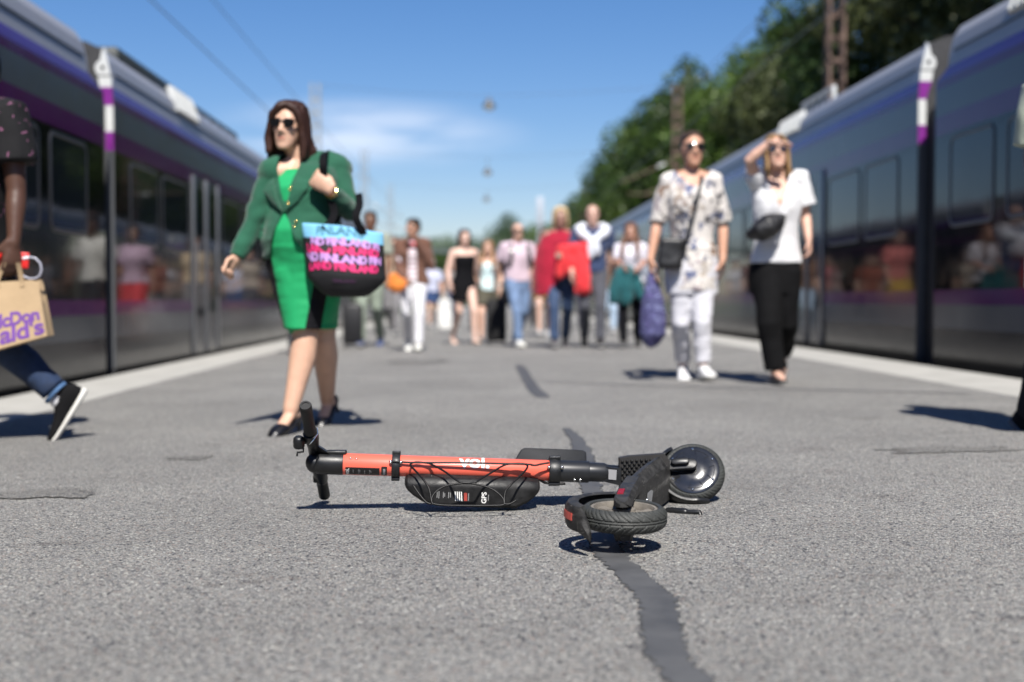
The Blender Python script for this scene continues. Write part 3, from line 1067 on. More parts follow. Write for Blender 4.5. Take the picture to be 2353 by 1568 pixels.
def tree(x, y, zb, h, rad, mat, label, seed, leaves=5200, size=.26, narrow=1.0):
    rg = np.random.default_rng(seed); rp = random.Random(seed)
    r = thing("broadleaf_tree", label, "tree", (x, y, zb), "trees beside the right-hand track")
    mb = MB()
    top = V((x + rp.uniform(-.6, .6), y, zb + h * .8))
    mid = V((x + rp.uniform(-.4, .4), y, zb + h * .4))
    mb.tube([(x, y, zb - .2), mid, top], [h * .022, h * .015, h * .004], n=9)
    cl = []
    nl = 16
    for i in range(nl):
        a = i * 2.4 + rp.uniform(-.3, .3); t = .22 + .72 * i / nl
        base = V((x, y, zb)).lerp(mid, t / .5) if t < .5 else mid.lerp(top, (t - .5) / .5)
        ln = rad * (1.0 - .55 * abs(t - .45) * 1.6) * rp.uniform(.75, 1.1)
        tip = base + V((math.cos(a) * ln * narrow, math.sin(a) * ln * narrow, ln * rp.uniform(.25, .6)))
        mb.tube([base, base.lerp(tip, .5) + V((0, 0, .1 * ln)), tip], [h * .008, h * .005, h * .002], n=6)
        cl.append((tip, rad * rp.uniform(.34, .52)))
        cl.append((base.lerp(tip, .55), rad * rp.uniform(.30, .46)))
    cl.append((top + V((0, 0, h * .08)), rad * .42)); cl.append((top + V((0, 0, h * .16)), rad * .25))
    mb.build("trunk", M_BARK, r)
    w = np.array([c[1] ** 2.2 for c in cl]); w /= w.sum()
    idx = rg.choice(len(cl), leaves, p=w)
    ctr = np.array([tuple(c[0]) for c in cl])[idx]; rr = np.array([c[1] for c in cl])[idx]
    d = rg.normal(size=(leaves, 3)); d /= np.linalg.norm(d, axis=1)[:, None]
    rad_ = rr * (1 - rg.random(leaves) ** 2.2 * .75)
    p = ctr + d * rad_[:, None] * np.array([1, 1, .8])
    # leaf sprays: bent quads facing mostly outwards
    nrm = d + rg.normal(size=(leaves, 3)) * .55 + np.array([0, 0, .35]); nrm /= np.linalg.norm(nrm, axis=1)[:, None]
    t1 = np.cross(nrm, rg.normal(size=(leaves, 3))); t1 /= np.linalg.norm(t1, axis=1)[:, None]
    t2 = np.cross(nrm, t1)
    s1 = size * (0.6 + .8 * rg.random(leaves))[:, None]; s2 = s1 * .62
    L0 = np.array([x, y, zb])
    vs = np.stack([p - t1 * s1 * .5, p - t2 * s2 * .5 + nrm * s1 * .10, p + t1 * s1 * .5, p + t2 * s2 * .5 + nrm * s1 * .10], 1) - L0
    me = bpy.data.meshes.new("crown")
    me.vertices.add(leaves * 4); me.vertices.foreach_set('co', vs.astype(np.float32).ravel())
    me.loops.add(leaves * 4); me.loops.foreach_set('vertex_index', np.arange(leaves * 4, dtype=np.int32))
    me.polygons.add(leaves); me.polygons.foreach_set('loop_start', np.arange(0, leaves * 4, 4, dtype=np.int32))
    me.update(calc_edges=True)
    me.materials.append(mat)
    o = bpy.data.objects.new("crown", me); COL.objects.link(o); o.parent = r
    return r


TREES = [  # x, y, height, radius, leaf tone
    (15.4, 23.5, 19, 4.6, 2, "olive tree at the right edge behind the nearest carriage"),
    (16.4, 31.0, 20, 5.0, 2, "tall olive tree behind the upper right train roof"),
    (15.4, 38.0, 19.5, 4.6, 2, "tall olive tree just right of the tall brown mast"),
    (14.9, 43.5, 16.5, 4.0, 0, "tall dark tree at the edge of the blue sky, left of the brown mast"),
    (13.6, 51.0, 11.6, 3.4, 2, "olive tree behind the woman shading her eyes"),
    (13.9, 57.5, 12.4, 3.6, 1, "mid green tree whose rounded top stands over the woman shading her eyes"),
    (13.4, 66.0, 13.0, 3.8, 1, "green tree between the two women on the right"),
    (12.6, 75.0, 14.0, 4.2, 0, "dark green tree behind the woman in the floral tunic"),
    (12.7, 86.0, 14.2, 4.0, 1, "green tree left of the woman in the floral tunic"),
    (12.6, 98.0, 13.6, 4.2, 0, "dark rounded tree with its crown against the sky over the sweater man"),
    (12.8, 112.0, 12.4, 4.0, 1, "lower green tree stepping down towards the platform end"),
    (12.6, 130.0, 11.0, 4.2, 0, "low dark tree at the foot of the tree line"),
    (11.0, 170.0, 10.6, 5.5, 1, "far rounded tree behind the man in the pink shirt"),
    (4.5, 185.0, 12.4, 5.2, 0, "far dark tree rising over the footbridge"),
    (7.6, 178.0, 10.5, 5.0, 1, "far low tree left of the white pylon"),
    (-4.0, 190.0, 9.0, 6.0, 1, "far low tree under the footbridge by the brown jacket"),
    (-12.0, 195.0, 9.0, 6.0, 0, "far low tree behind the left-hand train"),
    (1.0, 200.0, 8.4, 5.5, 1, "far low tree between the heads of the black dress and the pink shirt"),
    (-1.5, 176.0, 7.6, 5.0, 0, "far dark bush-like tree behind the woman in the black dress"),
    (-8.0, 180.0, 8.2, 5.0, 1, "far low tree at the end of the left-hand platform edge"),
    (15.0, 160.0, 11.0, 5.5, 0, "far dark tree beyond the end of the right-hand train"),
]
for i, (x, y, h, rad, mt, lab) in enumerate(TREES):
    zb = 1.2 if x > 10 and y < 140 else -.8
    tree(x, y, zb, h - zb + .6, rad, LEAF[mt], lab, 40 + i, leaves=int(15000 if y > 60 else 34000), size=.23 if y < 60 else .31, narrow=1.0)
# ================================================================== the fallen scooter
S_BLACK = simple("scooter_black", (.0085, .009, .010), rough=.40, var=.25, vscale=30, bump=.15, bscale=500, rvar=.1)
S_DUSTY = simple("scooter_dusty", (.013, .013, .0135), rough=.52, var=.5, vscale=38, bump=.25, bscale=300, rvar=.15, spec=.26, scuff=((.07, .07, .068), .64, (1, 3, 3)))
S_DECK = simple("deck_dusty", (.027, .0265, .026), rough=.6, var=.65, vscale=26, stretch_var=(1, 1, 2.2), bump=.3, bscale=240, rvar=.15, spec=.28, scuff=((.16, .155, .145), .60, (1, 1, 5)))
S_RUB = simple("grip_rubber", (.011, .011, .011), rough=.62, bump=.5, bscale=700)
S_CORAL = simple("coral_paint", (.74, .125, .080), rough=.36, coat=.25, var=.05, vscale=8, scuff=((.30, .07, .05), .66, (1.2, 4, 4)))
S_TUBE = simple("tube_dark", (.016, .017, .019), rough=.36, var=.2, vscale=20)
S_TYRE = simple("tyre_rubber", (.030, .032, .030), rough=.62, var=.30, vscale=30, bump=.25, bscale=500)
S_RIM = simple("rim_dusty", (.15, .134, .113), rough=.75, var=.35, vscale=30, bump=.3, bscale=300)
S_HUB = simple("hub_black", (.016, .0165, .018), rough=.17, coat=.9, metal=.0, rvar=.06, var=.25, vscale=18)
S_RED = simple("reflector_red", (.22, .008, .018), rough=.5, spec=.2, bump=.5, bscale=900)
S_BRICK = simple("reflector_tape", (.36, .055, .042), rough=.45, var=.25, vscale=40)
S_STEEL = simple("steel", (.62, .62, .60), rough=.2, metal=1.0)
S_WIRE = simple("black_wire", (.005, .005, .0055), rough=.42, spec=.25)
S_WHITE = simple("white_print", (.85, .85, .83), rough=.5)
S_GREYP = simple("grey_print", (.30, .30, .30), rough=.6)
S_LABEL = simple("label_black", (.010, .010, .011), rough=.28)
S_TAPE = simple("grey_tape", (.24, .245, .25), rough=.7, var=.2, vscale=60)
S_STICK = simple("sticker", (.26, .26, .27), rough=.4)

SC = thing("electric_scooter", "coral and black electric kick scooter lying on its side on the platform asphalt", "scooter", (.1, 3.6, 0))
A0 = at(735, 1064.5, 3.765); A1 = at(1392, 1086, 3.79)      # stem axis
SX = (A1 - A0).normalized()
FRONT = (V((0, -1, 0)) - SX * V((0, -1, 0)).dot(SX)).normalized()
UP = SX.cross(FRONT); UP = UP if UP.z > 0 else -UP


def st(px, ang=0, r=0.0):
    """Point on the stem under photo column px, r out from the axis at ang degrees above the side that faces the camera."""
    p = A0.lerp(A1, (px - 735) / (1392 - 735))
    return p + (FRONT * math.cos(R(ang)) + UP * math.sin(R(ang))) * r


def sleeve(p0, p1, prof, n=36):
    mb_ = MB(); a, b = st(p0), st(p1)
    L_ = (b - a).length
    mb_.lathe([(r, t * L_) for t, r in prof], a, SX, n=n)
    return mb_


def wrap(mb_, p0, p1, a0, a1, r, n=14):
    rows = []
    for k in range(n + 1):
        a = a0 + (a1 - a0) * k / n
        rows.append([st(p0, a, r), st(p1, a, r)])
    mb_.ringloft(rows, cap=False, closed=False)


def wraptext(mb_, body, px, a0, size, r, bold=0, rot=False):
    vs, fs = text_mesh(body, size, bold, cuts=.003)
    mpp = (st(735 + 1) - st(735)).length
    if rot:
        mb_.add([st(px + (-y) / mpp, a0 + math.degrees(x / r), r) for x, y in vs], fs)
    else:
        mb_.add([st(px + x / mpp, a0 + math.degrees(y / r), r) for x, y in vs], fs)


# stem
mbx = sleeve(786, 1266, [(0, .0312), (.002, .0318), (.5, .0312), (.998, .0308), (1, .030)])
stem_ = mbx.build("stem_tube", S_CORAL, SC)
mbx = sleeve(724, 789, [(0, .012), (.0, .026), (.08, .031), (.2, .0325), (.97, .0330), (1, .0322), (1, .030)])
mbx.ell(st(724), (.028, .03, .03))
mbx.build("stem_collar", S_BLACK, SC)
mbx = MB(); mbx.box(st(772, 88, .034), (.060, .030, .012), ch=.004); mbx.build("display_edge", S_BLACK, SC)
mbx = sleeve(1264, 1352, [(0, .028), (0, .0318), (.97, .0325), (1, .0315), (1, .028)])
mbx.build("fold_sleeve", S_TUBE, SC)
mbx = sleeve(1350, 1396, [(0, .0285), (.8, .0285), (1, .024)])
mbx.build("neck_tube", S_TUBE, SC)
for px, w in ((899, 19), (1259, 26)):
    mbx = sleeve(px, px + w, [(0, .0315), (0, .0375), (.05, .0385), (.95, .0385), (1, .0375), (1, .0315)])
    for a in (80, -70):
        mbx.box(st(px + w / 2, a, .040), (w * .00128, .016, .010), ch=.002)
    c_ = mbx.build("clamp_band", S_BLACK, SC)
    sb = MB()
    for dx in (-2, w + 2):
        sb.ell(st(px + dx, 22, .040), .0055, n=10, m=7)
    sb.build("clamp_screw", S_STEEL, c_)
mbx = MB()
for px in (806, 818.5):
    mbx.ell(st(px, 38, .0315), .0035, n=10, m=6)
for px in (1318, 1331):
    mbx.ell(st(px, -42, .0325), .0048, n=10, m=6)
mbx.build("rivet", S_STEEL, SC)
# print and stickers on the stem
mbx = MB(); wraptext(mbx, "voi.", 1088, 10, .062, .0319, bold=.0016)
mbx.build("lettering", S_WHITE, stem_)
mbx = MB(); wrap(mbx, 795, 872, -62, -9, .0322); lab_ = mbx.build("label_strip", S_LABEL, stem_)
mbx = MB(); wraptext(mbx, "voi.", 803, -36, .017, .0325, rot=True, bold=.0003); mbx.build("label_lettering", S_WHITE, stem_)
mbx = MB()
for px, a0, a1 in ((812, -45, -22), (824, -50, -20), (827, -44, -22), (838, -48, -24), (849, -50, -20), (852, -42, -24)):
    wrap(mbx, px, px + .9, a0, a1, .0325, 6)
mbx.build("label_print", S_GREYP, stem_)
mbx = MB(); wrap(mbx, 876, 889, -62, 0, .0322); mbx.build("sticker", S_LABEL, stem_)
mbx = MB(); wrap(mbx, 880, 885, -52, -12, .0325, 8); mbx.build("sticker_print", S_STICK, stem_)

# handlebar
H = [at(701.6, 931, 3.60), at(713, 992, 3.69), at(722.5, 1042, 3.775), at(738, 1098, 3.885), at(746, 1140, 3.965)]
hd = (H[4] - H[0]).normalized()
mbx = MB(); mbx.tube([H[0].lerp(H[1], .8), H[1], H[2], H[3], H[3].lerp(H[4], .3)], [.0125, .0135, .0165, .0145, .0125], n=18)
bar = mbx.build("handlebar", S_BLACK, SC)
for a, b in ((H[0], H[1]), (H[4], H[3])):
    mbx = MB(); L_ = (b - a).length
    mbx.lathe([(.001, .003), (.010, .003), (.0105, 0), (.0155, .0), (.0172, .003), (.0174, .02), (.0168, L_ * .5), (.0174, L_ * .93), (.0186, L_ * .95), (.0186, L_), (.012, L_)], a, b - a, n=28)
    mbx.build("grip", S_RUB, SC)
mbx = MB()
mbx.tube([H[1] + hd * .004, H[1] + hd * .036], [.0225, .0215], n=20, dome=False)
mbx.tube([H[1] + hd * .036, H[1] + hd * .075], [.020, .017], n=20)
mbx.build("throttle_housing", S_BLACK, SC)
mbx = MB(); q = H[1]
mbx.tube([q + V((.021, -.012, .012)), q + V((.024, -.014, -.004)), q + V((.012, -.022, -.022)), q + V((.001, -.024, -.034))], .0016, n=7)
mbx.build("lever_edge", S_STEEL, SC)
mbx = MB()
mbx.tube([H[2].lerp(H[3], .45), H[3] + hd * .006], [.020, .0205], n=18)
mbx.box(H[3] + V((-.012, -.006, 0)), (.022, .022, .028), ch=.005)
mbx.build("brake_housing", S_BLACK, SC)
mbx = MB()      # gusset between bar and stem
mbx.ringloft([[H[2] + hd * -.055 + V((.006, -.012, 0)), H[2] + hd * .03 + V((.006, -.012, 0)), H[2] + hd * .03 + V((.006, .014, 0)), H[2] + hd * -.055 + V((.006, .014, 0))],
              [st(762, 60, .031), st(762, -60, .031), st(762, -120, .031), st(762, 120, .031)]])
mbx.build("stem_gusset", S_BLACK, SC)
mbx = MB()
c0 = at(687, 1016, 3.70)
mbx.lathe([(.001, -.018), (.014, -.018), (.0165, -.013), (.017, .004), (.0155, .012), (.010, .017), (.001, .0185)], c0, V((.05, -.25, 1)), n=24)
mbx.tube([c0 + V((.012, .005, 0)), H[1].lerp(H[2], .4)], .008, n=10)
bell = mbx.build("bell", S_BLACK, SC)
mbx = MB()
mbx.tube([c0 + V((.012, 0, -.018)), c0 + V((.013, 0, -.028)), c0 + V((-.004, -.003, -.030)), c0 + V((-.005, -.003, -.038))], .0032, n=8)
mbx.build("bell_lever", S_BLACK, bell)

# battery pack hung under the stem
def bat(px, sc, bot):
    c = st(px)
    prof = [(.012, -.012), (-.018, -.016), (-.046, -.024), (-.053, -.029), (-.062, -.043), (-.063, -.052), (-.057, bot), (-.050, bot - .008), (-.005, bot - .008), (.012, bot)]
    ym, zm = -.025, -.045
    return [c + FRONT * -(ym + (y - ym) * sc) + UP * (zm + (z - zm) * sc) for y, z in prof]


mbx = MB()
mbx.ringloft([bat(930, .30, -.050), bat(932, .62, -.054), bat(937, .84, -.060), (bat(950, .96, -.072)), bat(975, 1, -.090), bat(1003, 1, -.099), bat(1100, 1, -.100), bat(1184, 1, -.099), bat(1208, 1, -.084), bat(1226, .92, -.068), bat(1234, .78, -.058), bat(1238, .45, -.052)])
pack = mbx.build("battery_pack", S_DUSTY, SC, sharp=28)


def face_pt(px, v):
    """On the pack's label face; v metres below its upper edge."""
    return st(px) + FRONT * (.0638 - v * .12) + UP * (-.052 - v)


mbx = MB()
for k in range(4):
    a = 1044 + k * 4.6
    mbx.add([face_pt(a, .010), face_pt(a + 2.2, .010), face_pt(a + 4.2, .038), face_pt(a + 2.0, .038)], [(0, 1, 2, 3)])
vs, fs = text_mesh("GPS", .020, .0003)
mbx.add([face_pt(1116 - y / .00129, .026 + -x) for x, y in vs], fs)
mbx.build("pack_print", S_WHITE, pack)
mbx = MB()
for a, v0, v1 in ((1004, .012, .030), (1008, .010, .032), (1018, .012, .030), (1021, .016, .026), (1030, .012, .030), (1034, .014, .028), (1075, .014, .036), (1120, .016, .034)):
    mbx.add([face_pt(a, v0), face_pt(a + 1.4, v0), face_pt(a + 1.4, v1), face_pt(a, v1)], [(0, 1, 2, 3)])
mbx.build("pack_small_print", S_GREYP, pack)
mbx = MB(); mbx.add([face_pt(1065, .013), face_pt(1072, .013), face_pt(1073, .037), face_pt(1066, .037)], [(0, 1, 2, 3)])
mbx.build("pack_red_mark", S_BRICK, pack)

# bent wire basket round the pack
def wp(px, py):
    t = min(1, max(0, (py - 1062) / 46))
    return at(px, py, 3.735 - .070 * t - max(0, py - 1112) / 50 * .03)


def wire_path(pts, r=.0030, n=8):
    P_ = [wp(*p) for p in pts]
    out = []
    for i in range(len(P_) - 1):          # Catmull-Rom smoothing
        p0, p1, p2, p3 = P_[max(i - 1, 0)], P_[i], P_[i + 1], P_[min(i + 2, len(P_) - 1)]
        for k in range(6):
            t = k / 6
            out.append(.5 * ((2 * p1) + (p2 - p0) * t + (2 * p0 - 5 * p1 + 4 * p2 - p3) * t * t + (3 * p1 - p0 - 3 * p2 + p3) * t ** 3))
    out.append(P_[-1])
    mb_ = MB(); mb_.tube(out, r, n=n); return mb_


for pts in ([(897, 1060), (944, 1063), (1075, 1064), (1206, 1067), (1222, 1069), (1231, 1069.5), (1242, 1067), (1260, 1064)],
            [(986, 1065), (965, 1062.5), (951, 1063), (943.5, 1067), (946, 1073), (970, 1099), (986, 1124), (992, 1153), (1000, 1159), (1040, 1162), (1144, 1162), (1159, 1157)],
            [(986, 1065), (1001, 1072), (1025, 1086), (1049, 1104), (1062, 1109), (1078, 1110), (1094, 1108), (1106, 1100), (1133, 1084), (1157, 1070), (1176, 1066), (1203, 1066), (1212, 1071), (1209, 1079), (1200, 1089), (1175, 1113), (1161, 1131), (1159, 1157)],
            [(992, 1153), (993, 1143), (1002, 1130), (1022, 1118), (1049, 1112.5), (1076, 1111), (1103, 1115), (1128, 1123), (1147, 1136), (1157, 1148), (1160, 1158), (1172, 1158), (1186, 1150)],
            [(950, 1116), (962, 1134), (979, 1154), (990, 1158)]):
    wire_path(pts).build("wire_basket", S_WIRE, SC, sharp=None)
mbx = MB(); mbx.tube([st(1238, -60, .03), st(1250, -75, .036), st(1262, -75, .038), st(1296, -75, .038)], .004, n=8)
mbx.build("cable", S_WIRE, SC)

# control box behind the stem
mbx = MB()
U_, W_ = SX, (V((0, .25, 1)) - SX * V((0, .25, 1)).dot(SX)).normalized()
O_ = at(1180, 1063, 3.83)
mp = 3.83 / FPX
ol = []
for x, y in ((0, 0), (3, 6), (15, 27), (18, 30.5), (23, 33), (30, 34), (150, 33.5), (162, 32.5), (167, 30), (169, 26), (170, 0), (170, -16), (0, -16)):
    ol.append((x * mp, y * mp * 1.04))
mbx.prism(ol, O_, U_, W_, U_.cross(W_) * (1 if U_.cross(W_).y > 0 else -1), .034, ch=.005)
mbx.build("control_box", simple("box_slate", (.010, .0115, .015), rough=.55, spec=.22, var=.2, vscale=40, bump=.3, bscale=600), SC, sharp=30)

# neck block, pedal and front fork
def q4(mb_, pts, D, thick, ch=.002):
    P_ = [at(x, y, D) for x, y in pts]
    ctr = sum(P_, V()) / len(P_)
    rings = [[ctr + (p - ctr) * .97 for p in P_], [p + V((0, .002, 0)) for p in P_], [p + V((0, thick - .002, 0)) for p in P_], [ctr + (p - ctr) * .97 + V((0, thick, 0)) for p in P_]]
    mb_.ringloft(rings)


mbx = MB(); q4(mbx, [(1380, 1071), (1428, 1077), (1428, 1117), (1381, 1106)], 3.77, .05)
neck = mbx.build("neck_block", S_BLACK, SC, sharp=30)
mbx = MB(); q4(mbx, [(1398, 1079), (1417.5, 1081), (1416, 1104), (1398, 1102)], 3.767, .006); mbx.build("sticker", S_STICK, neck)
mbx = MB(); q4(mbx, [(1423, 1053), (1445, 1049), (1527, 1043), (1540, 1060), (1530, 1118), (1424, 1130)], 3.79, .030)
pedal = mbx.build("fold_pedal", simple("pedal_black", (.018, .0165, .016), rough=.6, var=.2, vscale=40), SC, sharp=30)
mbx = MB()
for i in range(9):
    for j in range(8):
        px = 1430 + j * 11 + (5.5 if i % 2 else 0); py = 1060 + i * 7.2 - j * .6
        if px < 1524:
            p = at(px, py, 3.789)
            mbx.lathe([(.0052, .0015), (.0044, -.003), (.0025, -.0055), (.0005, -.006)], p, (0, 1, 0), n=7)
st_ = mbx.build("pedal_stud", S_RUB, pedal)

CF = at(1592, 1088, 3.862)                 # front wheel
AF = V((-.15, -.80, .58)).normalized()
XF = (V((1, 0, 0)) - AF * AF.x).normalized(); BF = XF.cross(AF); BF = BF if BF.z > 0 else -BF


def tyre(center, axis, prof, lugs, depth, n, zig):
    """Closed tyre with slanted tread grooves pressed into it."""
    A = axis.normalized(); u = A.orthogonal().normalized(); w = A.cross(u)
    rings = []
    hw = max(abs(h) for r, h in prof)
    rmax = max(r for r, h in prof)
    for j in range(n):
        th = 2 * math.pi * j / n
        ring = []
        for r, h in prof:
            g = 0
            if r > rmax * .86:
                k = abs(h) / hw
                ph = (th * lugs / (2 * math.pi) + (0.5 if h > 0 else 0) + zig * k) % 1.0
                d1 = abs(ph - .5)
                g = max(0, 1 - d1 / .10) if k > .16 else 0
                ph2 = (th * lugs / (2 * math.pi) + (.1 if h > 0 else .6) + zig * .8 * k) % 1.0
                if k > .45:
                    g = max(g, .8 * max(0, 1 - abs(ph2 - .5) / .08))
                if .05 < k < .15:
                    g = max(g, .7)
            rr = r - depth * min(1, g * 1.6)
            ring.append(center + A * h + (u * math.cos(th) + w * math.sin(th)) * rr)
        rings.append(ring)
    rings.append(rings[0])
    mb_ = MB()
    mb_.ringloft(rings, cap=False)
    return mb_


def tprof(R_, hw, Rin, n=26):
    out = []
    for k in range(n + 1):
        a = math.pi * k / n
        h = -hw * math.cos(a)
        r = R_ - (R_ - Rin * 1.10) * (abs(h) / hw) ** 3.2
        out.append((r, h))
    out.append((Rin * 1.03, hw * .92)); out.append((Rin, hw * .7)); out.append((Rin, -hw * .7)); out.append((Rin * 1.03, -hw * .92))
    return out


fw = bpy.data.objects.new("front_wheel", None); COL.objects.link(fw); fw.parent = SC; fw.location = CF - SC.location
tyre(CF, AF, tprof(.0965, .024, .078), 24, .0022, 360, 1.1).build("tyre", S_TYRE, fw, sharp=45)
mbx = MB()
mbx.lathe([(.0815, .004), (.0815, .018), (.079, .0235), (.076, .025), (.072, .0255), (.066, .0268), (.050, .0274), (.047, .0292), (.020, .0300), (.001, .0300)], CF, AF, n=72)
mbx.lathe([(.0815, -.004), (.0815, -.018), (.070, -.024), (.001, -.028)], CF, AF, n=48)
hub = mbx.build("hub_cover", S_HUB, fw, sharp=30)
mbx = MB()
for k in range(5):
    a = R(72 * k + 58)
    d = XF * math.cos(a) + BF * math.sin(a); e = AF.cross(d)
    for sg in (-1, 1):
        mbx.tube([CF + AF * .0288 + (d * math.cos(sg * .12) + e * math.sin(sg * .12)) * .034, CF + AF * .0270 + (d * math.cos(sg * .36) + e * math.sin(sg * .36)) * .064], .0012, n=6)
    mbx.tube([CF + AF * .0268 + (d * math.cos(t * .36 / 4) + e * math.sin(t * .36 / 4)) * .0645 for t in range(-4, 5)], .0012, n=6)
mbx.build("hub_rib", S_HUB, fw)
mbx = MB()
for k in range(6):
    a = R(60 * k + 25); d = XF * math.cos(a) + BF * math.sin(a)
    mbx.lathe([(.0038, .024), (.0038, .0285), (.0025, .0295), (.0006, .0285)], CF + d * .0685, AF, n=10)
mbx.build("hub_screw", S_STEEL, fw)

fk = MB()
f0 = CF + XF * -.075 + AF * .040 + BF * .008; f1 = CF + XF * -.004 + AF * .042 + BF * .006
d = (f1 - f0).normalized(); w = AF.cross(d)
ol = [(-.055, -.018), ((f1 - f0).length, -.018)] + [((f1 - f0).length + .018 * math.sin(R(a)), -.018 * math.cos(R(a))) for a in range(20, 180, 20)] + [((f1 - f0).length, .018), (-.055, .018)]
fk.prism(ol, f0, d, w, AF, .014, ch=.004)
fk.prism([(p[0] * .55 + .030, p[1] * .62) for p in [(-.02, -.018), (.05, -.018), (.062, -.012), (.066, 0), (.062, .012), (.05, .018), (-.02, .018), (-.032, .012), (-.036, 0), (-.032, -.012)]], f0 + AF * .0135 + w * .003, d, w, AF, .016, ch=.006)
fk.build("fork_arm", S_BLACK, SC, sharp=35)
fk = MB()
f0 = CF + XF * -.09 - AF * .034; f1 = CF - AF * .034
fk.prism([(-.03, -.016), (.095, -.016), (.105, 0), (.095, .016), (-.03, .016)], f0, XF, BF, -AF, .014, ch=.004)
fk.box(CF + XF * -.115, (.03, .09, .05), rot=Matrix((XF, AF, BF)).transposed(), ch=.006)
fk.tube([st(1390), CF + XF * -.115], .024, n=16)
fk.build("fork_crown", S_BLACK, SC, sharp=35)


def arc_band(center, A, u, w, th0, th1, prof, thick, n=40, endfn=None):
    """Curved mudguard: prof [(radius, height)] swept about A from th0 to th1 degrees, with thickness."""
    rings = []
    for k in range(n + 1):
        t = k / n
        a = R(th0 + (th1 - th0) * t)
        d_ = u * math.cos(a) + w * math.sin(a)
        pr = endfn(t, prof) if endfn else prof
        outer = [center + d_ * r + A * h for r, h in pr]
        inner = [center + d_ * (r - thick) + A * (h - thick * .4) for r, h in reversed(pr)]
        rings.append(outer + inner)
    mb_ = MB(); mb_.ringloft(rings); return mb_


def taper(t, pr):
    k = min(1, t / .14 + .15) * min(1, (1 - t) / .14 + .2)
    hm = sum(h for r, h in pr) / len(pr)
    return [(r, hm + (h - hm) * k) for r, h in pr]


arc_band(CF, AF, XF, BF, 122, 292, [(.100, .031), (.106, .030), (.110, .022), (.111, 0), (.110, -.022), (.104, -.030)], .003, endfn=taper).build("front_mudguard", S_BLACK, SC, sharp=35)

# deck, seen on its underside, and rear fork arms
def dsec(D, pts):
    return [V((x, D, z)) for x, z in pts]


mbx = MB()
mbx.ringloft([dsec(3.845, [(.550, .143), (.562, .150), (.578, .118), (.578, .028), (.570, .016), (.550, .018)]),
              dsec(3.835, [(.545, .150), (.562, .157), (.585, .122), (.585, .020), (.573, .010), (.545, .012)]),
              dsec(3.62, [(.470, .145), (.490, .151), (.511, .126), (.511, .024), (.498, .013), (.470, .015)]),
              dsec(3.40, [(.402, .139), (.422, .146), (.443, .123), (.443, .034), (.432, .024), (.402, .026)]),
              dsec(3.345, [(.388, .136), (.408, .143), (.428, .121), (.428, .040), (.420, .031), (.388, .033)]),
              dsec(3.330, [(.392, .128), (.406, .134), (.420, .114), (.420, .048), (.416, .042), (.392, .044)])])
deck = mbx.build("deck", S_DECK, SC, sharp=28)
CR = V((.3605, 3.115, .0905))              # rear wheel lies flat: its axle stands upright
AR = V((.02, -.03, 1)).normalized()
UR = (V((1, 0, 0)) - AR * AR.x).normalized(); WR = AR.cross(UR)
def armsec(D, xl, xr, zt, zb):
    return dsec(D, [(xl, zt - .006), (xl + .005, zt), (xr - .009, zt), (xr, zt - .012), (xr + .001, zb + .003), (xr - .008, zb), (xl, zb)])


mbx = MB()
mbx.ringloft([armsec(3.42, .400, .447, .1475, .110), armsec(3.30, .372, .420, .1450, .113), armsec(3.19, .350, .397, .1435, .116),
              armsec(3.100, .334, .379, .1415, .118), armsec(3.072, .337, .374, .1385, .119), armsec(3.058, .345, .367, .134, .121)])
mbx.build("fork_arm", S_DECK, SC, sharp=30)
mbx = MB()
mbx.ringloft([dsec(3.40, [(.396, .060), (.436, .060), (.436, .034), (.396, .034)]), dsec(3.24, [(.358, .060), (.404, .060), (.402, .036), (.360, .036)]),
              dsec(3.100, [(.332, .060), (.384, .060), (.380, .034), (.338, .034)]), dsec(3.056, [(.344, .056), (.372, .056), (.369, .040), (.348, .040)])])
mbx.build("fork_arm", S_DECK, SC, sharp=30)
mbx = MB()
P_ = [V((.346, 3.132, .1427)), V((.3585, 3.200, .1437)), V((.3735, 3.200, .1437)), V((.361, 3.132, .1427))]
mbx.ringloft([[p + V((0, 0, -.004)) for p in P_], [p + V((0, 0, .0022)) for p in P_]])
mbx.build("reflector", S_RED, SC, sharp=30)
mbx = MB()
def und(px, py):                           # point on the underside plane
    a_, b_ = V((.585, 3.835, .07)), V((.443, 3.40, .07))
    n_ = V(((b_ - a_).y, -(b_ - a_).x, 0)); o_ = V((0, 0, CAMH)); d_ = at(px, py, 3.5) - o_
    return o_ + d_ * ((a_ - o_).dot(n_) / d_.dot(n_))
P_ = [und(*p) for p in ((1487, 1140), (1488, 1133), (1496, 1126), (1501, 1128), (1497, 1158), (1488, 1157))]
mbx.add([p + (V((0, 0, CAMH)) - p).normalized() * .004 for p in P_], [tuple(range(6))])
mbx.build("tape_patch", S_TAPE, deck)
mbx = MB(); mbx.ell(und(1486, 1150), .006, n=10, m=7); mbx.build("deck_screw", S_STEEL, deck)

